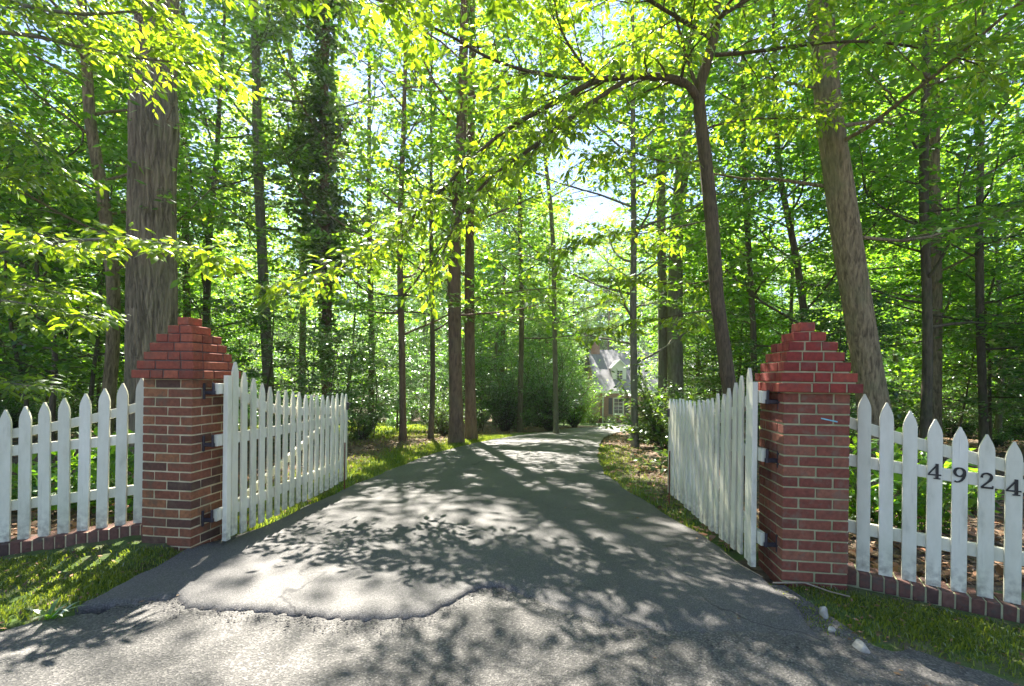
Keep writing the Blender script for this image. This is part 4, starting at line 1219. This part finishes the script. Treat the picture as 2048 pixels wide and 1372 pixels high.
# forest trees that nothing tells apart: a few kinds, copied
rngF = random.Random(77)
def straight(Ht, r, seed):
    q = random.Random(seed)
    return [(q.gauss(0, .12) * (k > 0) * (k / 4), q.gauss(0, .12) * (k > 0) * (k / 4), -.12 + Ht * k / 8, r * (1 - .1 * k)) for k in range(9)]
FOREST_LABEL = "one of many similar tall leafy trees filling the depth of the wood"
KINDS = []
def far_spot(rng, ymin, ymax):
    for _ in range(200):
        y = ymin + (ymax - ymin) * rng.random() ** .8
        x = rng.uniform(-1, 1) * (y * 1.25 + 3)
        u = x / y
        if xl(y) - 2.2 < x < xr(y) + 2.2: continue
        if .08 < u < .27 and 9 < y < 58: continue          # the view to the house
        if -16 < x < -5 and 27 < y < 35: continue           # clearing that lets the sun onto the lawn
        if x > 5 and y > 32 and x < 26 and y < 60: continue  # house plot
        if -14 < x < -3 and 20 < y < 34: continue           # lawn
        if y < 14 and -3.5 < x < 4.5: continue
        return x, y
    return None
spots = []
def free(x, y, d):
    for a, b in spots:
        if (a - x) ** 2 + (b - y) ** 2 < d * d: return False
    return True
for pts, Y, *_ in SPEC:
    q = P(pts[0][0], pts[0][1], Y); spots.append((q.x, q.y))
spots += [(-6.0, 8.0), (5.9, 8.0), (3.2, 7.0), (-7.2, 8.6)]
n_f = 0
for k in range(1500):
    if n_f >= 74: break
    s = far_spot(rngF, 12, 62)
    if s is None or not free(s[0], s[1], 2.2) or (-9 < s[0] < 2.5 and s[1] < 25): continue
    spots.append(s); n_f += 1
    kind = rngF.randrange(6)
    z = h(*s)
    if len(KINDS) <= kind:
        kind = len(KINDS)
        Ht = (17, 20, 22, 15, 19, 24)[kind]
        t = tall_tree("forest_tree", straight(Ht, (.09, .12, .16, .08, .11, .18)[kind], 900 + kind), (M_BARK_DARK, M_BARK_GREY, M_BARK_RED)[kind % 3], (M_LEAF_TALL, M_LEAF_MAPLE)[kind % 2],
                      FOREST_LABEL, 300 + kind, group="tall trees filling the wood", limbs=28, z1=(2.4, 3, 4, 2.0, 3, 4)[kind], leaf=.18, gap=.070, nsub=9, subl=1.6, ll=(2.2, 4.4), cut=False, tk=dict(sides=10, rings=30, knob=.03))
        KINDS.append(t); t.location = (s[0], s[1], z)
    else:
        copy_tree(KINDS[kind], (s[0], s[1], z), rngF.uniform(0, 6.28), rngF.uniform(.85, 1.2))

# trees closing the view behind the house
for k in range(12):
    y = rngF.uniform(60, 74); x = y * (.03 + .36 * (k + rngF.random()) / 12)
    copy_tree(KINDS[rngF.randrange(6)], (x, y, h(x, y)), rngF.uniform(0, 6.28), rngF.uniform(1.0, 1.3))
# understory trees with wide layered crowns
UNDLABEL = "one of many small spreading trees with bright leaf layers below the tall ones"
UND = []
n_u = 0
for k in range(3000):
    if n_u >= 110: break
    s = far_spot(rngF, 8.5, 46)
    if s is None or not free(s[0], s[1], 1.4) or (-9 < s[0] < 6.5 and s[1] < 16): continue
    spots.append(s); n_u += 1
    z = h(*s)
    if n_u <= 4:
        q = n_u - 1
        t = tall_tree("understory_tree", straight((7.5, 9, 6, 10)[q], (.06, .07, .05, .08)[q], 950 + q), (M_BARK_DARK, M_BARK_GREY)[q % 2], M_LEAF_MAPLE, UNDLABEL, 350 + q, group="small spreading trees under the canopy",
                      limbs=30, z1=(1.2, 1.8, .9, 2.2)[q], leaf=.125, gap=.055, nsub=9, subl=1.1, ll=(1.6, 3.0), upd=(-.05, .35), tk=dict(sides=8, rings=24, knob=.03), cut=False, tgap=.16, tl=(.2, .45))
        UND.append(t); t.location = (s[0], s[1], z)
    else:
        copy_tree(UND[rngF.randrange(4)], (s[0], s[1], z), rngF.uniform(0, 6.28), rngF.uniform(.8, 1.2))

# understory: slender saplings with layered sprays
SAPLABEL = "one of many slender saplings with layered small leaves under the trees"
SAPS = []
def sapling(kind, loc):
    seed = 500 + kind
    root = empty("sapling", loc, SAPLABEL, "sapling", "saplings under the trees")
    tb = TB(seed); r = tb.rng
    Ht = (4.2, 5.5, 3.2, 6.5, 2.6)[kind]
    st = TB(seed + 50)
    main = st.walk(Vector((0, 0, -.08)), Vector((r.gauss(0, .08), r.gauss(0, .08), 1)), Ht, 12, .06, .05)
    st.tube(main, [.032 * (Ht / 4.5) * (1 - .85 * i / 12) + .004 for i in range(13)], 7)
    obj("trunk", st.bark("trunk", M_BARK_DARK), root)
    n = int(Ht * 5.5)
    for k in range(n):
        f = .16 + .84 * (k + r.random()) / n
        i = min(int(f * 12), 11)
        p = main[i].lerp(main[i + 1], f * 12 - i)
        a = k * 2.4 + r.uniform(-.4, .4)
        d = Vector((math.cos(a), math.sin(a), r.uniform(.0, .45)))
        tb.limb(p, d, r.uniform(.7, 1.5) * (1.15 - .6 * f), .011, 6, .55, .15, (.14, .32), .12, .0, 5, 4, .25, 0, 0, 3)
    obj("branches", tb.bark("branches", M_BARK_DARK), root)
    obj("crown", tb.leaves("crown", .042, .10, LEAF_FAR, M_LEAF_MAPLE if kind == 3 else M_LEAF_HOLLY, .3, .5), root)
    return root
n_s = 0
for k in range(3000):
    if n_s >= 270: break
    s = far_spot(rngF, 8.5, 40)
    if s is None or not free(s[0], s[1], .9): continue
    if s[1] < 10.5 and -8 < s[0] < 6: continue
    n_s += 1; spots.append(s)
    kind = n_s - 1 if n_s <= 5 else rngF.randrange(5)
    loc = (s[0], s[1], h(*s))
    if n_s <= 5: SAPS.append(sapling(kind, loc))
    else: copy_tree(SAPS[kind], loc, rngF.uniform(0, 6.28), rngF.uniform(.7, 1.15))

# bushes
BUSHLABEL = "one of many twiggy small-leaved evergreen bushes in the understory"
BUSH = []
def bush(name, loc, seed, rad, hgt, leaf, tmpl, mat, label, cat, group=None, stems=26, gap=.055, sprays=9, tl=(.12, .3)):
    root = empty(name, loc, label, cat, group)
    tb = TB(seed); r = tb.rng
    for k in range(stems):
        a = r.uniform(0, 6.283); q = math.sqrt(r.random())
        d = Vector((math.cos(a) * q * rad / hgt * 1.1, math.sin(a) * q * rad / hgt * 1.1, 1))
        l = hgt * r.uniform(.3, 1.05) * (1.05 - .25 * q)
        tb.limb(Vector((math.cos(a) * .08, math.sin(a) * .08, -.05)), d, l, .012 + .004 * hgt, sprays, .42 * rad, .11, tl, .16, -.02, 6, 4, .02, .03, 0, 3)
    obj("branches", tb.bark("branches", M_BARK_DARK), root)
    obj("foliage", tb.leaves("foliage", gap, leaf, tmpl, mat, .25, .6), root)
    return root
n_b = 0
for k in range(3000):
    if n_b >= 210: break
    s = far_spot(rngF, 9.5, 45)
    if s is None or not free(s[0], s[1], .8): continue
    n_b += 1; spots.append(s)
    loc = (s[0], s[1], h(*s))
    if n_b <= 3:
        k2 = n_b - 1
        BUSH.append(bush("evergreen_bush", loc, 600 + k2, (.9, 1.2, .7)[k2], (1.7, 2.4, 1.1)[k2], .065, LEAF_FAR, (M_LEAF_HOLLY, M_LEAF_DARK, M_LEAF_HOLLY)[k2], BUSHLABEL, "bush", "evergreen bushes in the understory"))
    else:
        copy_tree(BUSH[rngF.randrange(3)], loc, rngF.uniform(0, 6.28), rngF.uniform(.7, 1.3))
# shrubs that can be told apart
def gb(px, Y):
    x = P(px, 800, Y).x
    return (x, Y, h(x, Y))
bush("laurel_shrub", gb(1335, 11.5), 700, 1.25, 2.3, .13, LEAF_NEAR, M_LEAF_RHODO, "large laurel shrub with long glossy leaves beside the two close grey trees", "shrub", "laurel shrubs by the driveway", 20, .06, 7)
bush("laurel_shrub", gb(1420, 10.0), 701, 1.1, 1.9, .13, LEAF_NEAR, M_LEAF_RHODO, "laurel shrub with long glossy leaves behind the gate leaf on the red pillar", "shrub", "laurel shrubs by the driveway", 18, .06, 7)
bush("laurel_shrub", gb(1300, 13.5), 702, 1.0, 1.3, .12, LEAF_NEAR, M_LEAF_RHODO, "low laurel shrub at the inner bend of the driveway near the thin straight grey tree", "shrub", "laurel shrubs by the driveway", 16, .06, 7)
bush("ground_shrub", gb(1335, 7.6), 703, .45, .5, .09, LEAF_NEAR, M_LEAF_RHODO, "small leafy plant at the free end of the gate leaf on the red pillar", "shrub", None, 12, .05, 5)
bush("round_shrub", gb(1184, 43), 704, 1.0, 1.8, .13, LEAF_FAR, M_LEAF_CHERRY, "yellow-green rounded shrub in front of the house's corner", "shrub", None, 18, .07, 7)
bush("round_shrub", gb(1222, 44.8), 705, .8, 1.0, .13, LEAF_FAR, M_LEAF_DARK, "low dark shrub under the house window", "shrub", None, 14, .07, 6)
bush("garden_shrub", gb(1158, 38), 706, .9, .8, .13, LEAF_FAR, M_LEAF_CHERRY, "low bright shrub at the edge of the house lawn", "shrub", None, 14, .07, 6)
bush("dense_holly", gb(1100, 21), 707, 2.2, 4.6, .085, LEAF_FAR, M_LEAF_HOLLY, "tall dense holly clump at the outer bend of the driveway, before the house", "bush", None, 46, .07, 12)
bush("dense_holly", gb(1010, 20), 708, 2.0, 4.0, .085, LEAF_FAR, M_LEAF_HOLLY, "dense grey-green holly clump behind the two reddish driveway trees", "bush", None, 40, .07, 12)
bush("dense_holly", gb(1150, 27), 709, 1.9, 4.4, .10, LEAF_FAR, M_LEAF_MAPLE, "bright green rounded holly overlapping the corner of the house", "bush", None, 36, .08, 11)
# leafy plants behind the fences
def leafy_plant(loc, seed, label, hgt=.7, stems=12):
    root = empty("leafy_plant", loc, label, "plant", "leafy plants behind the picket fences")
    tb = TB(seed); r = tb.rng
    for k in range(stems):
        a = r.uniform(0, 6.283)
        pts = tb.walk(Vector((math.cos(a) * .05, math.sin(a) * .05, -.03)), Vector((math.cos(a) * .35, math.sin(a) * .35, 1)), hgt * r.uniform(.6, 1.1), 6, .1, 0)
        tb.tube(pts, [.005 * (1 - .7 * i / 6) for i in range(7)], 4)
        tb.spray(pts, .06, (.04, .09), (50, 120), .3, .1, .15)
    obj("stems", tb.bark("stems", M_BARK_DARK), root)
    obj("foliage", tb.leaves("foliage", .05, .11, LEAF_NEAR, M_LEAF_MAPLE, .3, .5), root)
    return root
for k, (px, Y, hg) in enumerate([(262, 4.35, .75), (225, 4.7, .85), (172, 4.9, .6), (120, 4.6, .55), (60, 5.0, .5), (20, 4.7, .45)]):
    x = P(px, 900, Y).x
    leafy_plant((x, Y, h(x, Y)), 800 + k, "bright leafy plant growing behind the unnumbered picket fence", hg)
for k, (px, Y, hg) in enumerate([(1740, 4.4, .95), (1780, 4.2, .9), (1850, 4.3, .75), (1815, 4.7, .8), (1890, 4.5, .6), (1960, 5.2, .5)]):
    x = P(px, 900, Y).x
    leafy_plant((x, Y, h(x, Y)), 820 + k, "bright leafy plant growing behind the picket fence numbered 4924", hg)

for px, Y, sc, kd in ((1128, 31, .75, 2), (1345, 22, .62, 1), (1395, 16, .6, 3), (1176, 36, .42, 0)):
    x = P(px, 800, Y).x
    copy_tree(UND[kd], (x, Y, h(x, Y)), px * .37, sc)
# ------------------------------------------------------------------ far wood, grass, litter, stones, sticks
def far_wood():
    rs = np.random.default_rng(5)
    n = 95000
    ang = rs.uniform(-1.0, 1.0, n); y = rs.uniform(66, 120, n); x = y * np.tan(ang) * .95
    cl = (np.sin(x * .31 + 1) * np.sin(y * .27) + np.sin(x * .17 + y * .23))
    top = 21 + 6 * cl + rs.normal(0, 1.5, n)
    z = H(x, y) + top * rs.random(n) ** .75
    pos = np.stack([x, y, z], 1)
    ax = rs.normal(0, 1, (n, 3)); nr = rs.normal(0, .6, (n, 3)) + np.array([0, -.2, 1])
    me = leaf_mesh("far_wood", pos, ax, nr, rs.uniform(.6, 1.3, n), LEAF_FAR, M_LEAF_HOLLY)
    tag(obj("far_wood", me), "distant green wood closing the view behind all the trees", "wood", kind="stuff")
far_wood()
def blades(name, xs, ys, hs, rs, mat, label, cat, w=.004):
    n = len(xs)
    zz = H(xs, ys) - .016
    a = rs.uniform(0, 2 * np.pi, n); lean = hs * rs.uniform(.15, .9, n); b = rs.uniform(0, 2 * np.pi, n)
    side = np.stack([np.cos(a), np.sin(a), np.zeros(n)], 1) * (w * rs.uniform(.6, 1.3, n))[:, None]
    ld = np.stack([np.cos(b), np.sin(b), np.zeros(n)], 1)
    base = np.stack([xs, ys, zz], 1)
    mid = base + ld * (lean * .3)[:, None] + np.array([0, 0, 1]) * (hs * .62)[:, None]
    tip = base + ld * lean[:, None] + np.array([0, 0, 1]) * (hs * .9)[:, None]
    V = np.stack([base - side, base + side, mid + side * .7, mid - side * .7, tip], 1).reshape(-1, 3)
    o = (np.arange(n) * 5)[:, None]
    me = mesh_np(name, V, [np.array([[0, 1, 2, 3]]) + o, np.array([[3, 2, 4]]) + o], mat)
    tag(obj(name, me), label, cat, kind="stuff")
def scatter(rs, n, x0, x1, y0, y1, test):
    x = rs.uniform(x0, x1, n); y = rs.uniform(y0, y1, n)
    k = test(x, y, rs.random(n))
    return x[k], y[k]
def on_drive(x, y, m=0.03):
    return (x > xl(y) - m) & (x < xr(y) + m) & (y > 2.3)
def patchy(x, y):
    return .5 + .5 * np.sin(x * 5.3 + 1.3 * np.sin(y * 4.1)) * np.sin(y * 6.1 + 1.7 * np.sin(x * 3.3))
def grass():
    rs = np.random.default_rng(21)
    def road_edge(x):
        return np.where(x < 0, np.where(x < -2.75, 2.22, 2.3 + (x + 2.75) * .5), np.where(x < 2.3, 2.35 - (x - 1.75) * .45, 2.05)) 
    def kerb_y(x):
        return np.where(x < 0, np.where(x > -2.75, 3.52, 3.66 + (x + 2.7) * .24 - .12), np.where(x < 2.16, 3.06, 3.2 - (x - 2.12) * .577 - .13))
    x, y = scatter(rs, 75000, -5, -2.2, 2.1, 3.8, lambda x, y, q: (y > road_edge(x) + .02) & (y < kerb_y(x)) & ~on_drive(x, y, -.02) & (q < .06 + .9 * patchy(x, y) ** 1.3) & ~((x > -2.72) & (y > 3.46)))
    blades("grass", x, y, rs.uniform(.012, .045, len(x)), rs, M_GRASS, "patchy lawn grass in front of the unnumbered picket fence", "grass")
    x, y = scatter(rs, 75000, 1.5, 4.6, 1.7, 3.3, lambda x, y, q: (y > road_edge(x) + .05) & (y < kerb_y(x)) & ~on_drive(x, y, .0) & (q < np.clip((y - road_edge(x)) * 2.2, .05, 1) * (.08 + .9 * patchy(x, y) ** 1.3)))
    blades("grass", x, y, rs.uniform(.012, .045, len(x)), rs, M_GRASS, "short dark grass in front of the fence numbered 4924", "grass")
    x, y = scatter(rs, 140000, -5, 0, 3.9, 16, lambda x, y, q: ~on_drive(x, y, 0) & (x < xl(y)) & (q < grass_mask(x, y) * (.4 + .6 * patchy(x, y)) * 1.0))
    blades("grass", x, y, rs.uniform(.03, .09, len(x)), rs, M_GRASS, "sunlit grass verge along the driveway beyond the gate leaf on the brown pillar", "grass", .006)
    x, y = scatter(rs, 60000, 1.3, 5, 3.7, 12, lambda x, y, q: ~on_drive(x, y, 0) & (x > xr(y)) & (q < grass_mask(x, y) * (.3 + .7 * patchy(x, y)) * .9))
    blades("grass", x, y, rs.uniform(.025, .08, len(x)), rs, M_GRASS, "thin dry grass verge along the driveway beyond the gate leaf on the red pillar", "grass", .005)
    x, y = scatter(rs, 60000, -20, -2, 16, 36, lambda x, y, q: (q < grass_mask(x, y) * .8))
    blades("grass", x, y, rs.uniform(.06, .14, len(x)), rs, M_GRASS, "sunny lawn clearing seen between the trunks beyond the gate", "grass", .016)
    # a coarse tuft at the road's edge
    r = random.Random(4)
    c = G(105, 1235)
    tb = TB(31)
    V = []; Fc = []
    for k in range(11):
        a = r.uniform(0, 6.283); ln = r.uniform(.10, .26); w = .011
        p = Vector((c.x + r.gauss(0, .015), c.y + r.gauss(0, .015), c.z)); d = Vector((math.cos(a), math.sin(a), 0)); s_ = Vector((-d.y, d.x, 0))
        b0 = len(V)
        for t in (0, .25, .5, .75, 1):
            q = p + d * ln * t * .8 + Vector((0, 0, ln * (t * .75 - t * t * .45)))
            ww = w * (1 - abs(t - .35) * 1.1) if t < 1 else .0005
            V += [q - s_ * ww, q + s_ * ww]
        for t in range(4): Fc.append((b0 + 2 * t, b0 + 2 * t + 1, b0 + 2 * t + 3, b0 + 2 * t + 2))
    me = mesh_py("grass_tuft", V, Fc, M_LEAF_MAPLE)
    tag(obj("grass_tuft", me), "coarse broad-bladed grass tuft at the road's edge", "weed")
grass()
def litter():
    rs = np.random.default_rng(8)
    n = 60000
    y = 3.3 + 24 * rs.random(n) ** 1.5; x = rs.uniform(-1, 1, n) * (y * 1.15 + 1.5)
    kl = cL - AX * .2
    behind = np.where(x < -2.7, y > 3.75 + (x + 2.7) * .24 + .1, np.where(x > 2.1, y > 3.2 - (x - 2.12) * .577 + .13, y > 3.6))
    x[:900] = rs.uniform(-4.6, -2.4, 900); y[:900] = rs.uniform(2.3, 3.5, 900); x[900:1800] = rs.uniform(1.7, 4.2, 900); y[900:1800] = rs.uniform(1.9, 3.0, 900)
    behind[:1800] = True
    k = ~on_drive(x, y, .05) & behind & (rs.random(n) > grass_mask(x, y) * .93)
    front = (np.arange(n) < 1800)[k]
    x, y = x[k], y[k]; n = len(x)
    pos = np.stack([x, y, H(x, y) + rs.uniform(-.006, .02, n)], 1)
    ax = rs.normal(0, 1, (n, 3)) * np.array([1, 1, .25]); nr = rs.normal(0, .35, (n, 3)) + np.array([0, 0, 1])
    tag(obj("leaf_litter", leaf_mesh("leaf_litter", pos, ax, nr, np.where(front, rs.uniform(.015, .04, n), rs.uniform(.04, .11, n)), LEAF_OVAL, M_LITTER)), "brown fallen leaves covering the floor of the wood", "leaves", kind="stuff")
    n = 420
    x = rs.uniform(-3.2, 3.0, n); y = rs.uniform(2.0, 11, n)
    edge = np.minimum(np.abs(x - xl(y)), np.abs(x - xr(y)))
    k = (rs.random(n) < np.exp(-edge * 2.2) + .05)
    x, y = x[k], y[k]; n = len(x)
    pos = np.stack([x, y, H(x, y) + .055 + rs.uniform(0, .004, n) * 0 - np.where(on_drive(x, y), 0, .05)], 1)
    ax = rs.normal(0, 1, (n, 3)) * np.array([1, 1, .1]); nr = rs.normal(0, .2, (n, 3)) + np.array([0, 0, 1])
    tag(obj("fallen_leaves", leaf_mesh("fallen_leaves", pos, ax, nr, rs.uniform(.015, .04, n), LEAF_OVAL, M_LITTER)), "few scattered dry leaves and flecks lying on the driveway", "leaves", kind="stuff")
    # broken crumbs of asphalt along the ragged edge of the newer surface
    n = 700
    x = np.where(rs.random(n) < .9, rs.uniform(-2.2, 0.0, n), rs.uniform(0, 1.6, n))
    y = np.array([drive_front(v) for v in x]) + rs.normal(-.05, .05, n)
    pos = np.stack([x, y, H(x, y) + .012], 1)
    s_ = rs.uniform(.002, .008, n)
    T = np.array([(1, 0, 0), (0, 1, 0), (-1, 0, 0), (0, -1, 0), (0, 0, .8)])
    V = pos[:, None, :] + T[None] * s_[:, None, None] * rs.uniform(.6, 1.3, (n, 5, 1))
    o = (np.arange(n) * 5)[:, None, None]
    f = np.array([(0, 1, 4), (1, 2, 4), (2, 3, 4), (3, 0, 4)])
    tag(obj("asphalt_crumbs", mesh_np("asphalt_crumbs", V.reshape(-1, 3), [(f[None] + o).reshape(-1, 3)], M_TARRY)), "loose dark asphalt crumbs along the ragged driveway edge", "gravel", kind="stuff")
litter()
def stone(px, py, sx, sy, sz, seed, label):
    p = G(px, py)
    bm = bmesh.new(); bmesh.ops.create_icosphere(bm, subdivisions=3, radius=1)
    r = random.Random(seed)
    planes = [(Vector((r.gauss(0, 1), r.gauss(0, 1), r.gauss(0, 1))).normalized(), r.uniform(.55, .9)) for _ in range(12)]
    for v in bm.verts:
        for nrm, d in planes:
            q = v.co.dot(nrm)
            if q > d: v.co -= nrm * (q - d)
        v.co += Vector((r.gauss(0, .015), r.gauss(0, .015), r.gauss(0, .015)))
        v.co = Vector((v.co.x * sx, v.co.y * sy, v.co.z * sz))
    o = obj("stone", bm_mesh("stone", bm, M_STONE), None, (p.x, p.y, p.z + sz * .15), (0, 0, r.uniform(0, 3)))
    tag(o, label, "stone", "pale stones by the driveway")
stone(1646, 1232, .045, .03, .05, 1, "upright jagged pale stone beside the driveway below the red pillar")
stone(1662, 1262, .03, .022, .02, 2, "smallest pale stone touching the jagged upright stone")
stone(1720, 1296, .055, .035, .03, 3, "flat pale stone in the grass edge, lying apart from the others")
def stick(pts, r0, label):
    q = [G(a, b) + Vector((0, 0, .02)) for a, b in pts]
    tb = TB(1)
    tb.tube(q, [r0 * (1 - .4 * i / (len(q) - 1)) for i in range(len(q))], 6)
    tag(obj("stick", tb.bark("stick", M_STICK)), label, "stick")
stick([(1545, 1172), (1610, 1172), (1660, 1190), (1700, 1200)], .006, "long dry stick lying in the grass at the foot of the red pillar")
stick([(1440, 1105), (1480, 1135), (1525, 1160)], .005, "thin dry stick along the driveway edge under the gate leaf on the red pillar")

# ------------------------------------------------------------------ the hazy air in the wood
def haze():
    m = bpy.data.materials.new("haze_air"); m.use_nodes = True
    nt = m.node_tree
    for n in list(nt.nodes): nt.nodes.remove(n)
    out = nt.nodes.new('ShaderNodeOutputMaterial')
    v = nt.nodes.new('ShaderNodeVolumePrincipled')
    v.inputs['Color'].default_value = (0.95, 0.97, 1.0, 1)
    v.inputs['Density'].default_value = 0.0008
    v.inputs['Anisotropy'].default_value = 0.45
    nt.links.new(v.outputs[0], out.inputs['Volume'])
    bm = bmesh.new()
    box_bm(bm, 1300, 1300, 52, c=(0, 250, 17))
    o = obj("haze", bm_mesh("haze", bm, m))
    tag(o, "pale hazy air filling the wood", "haze", kind="stuff")
haze()
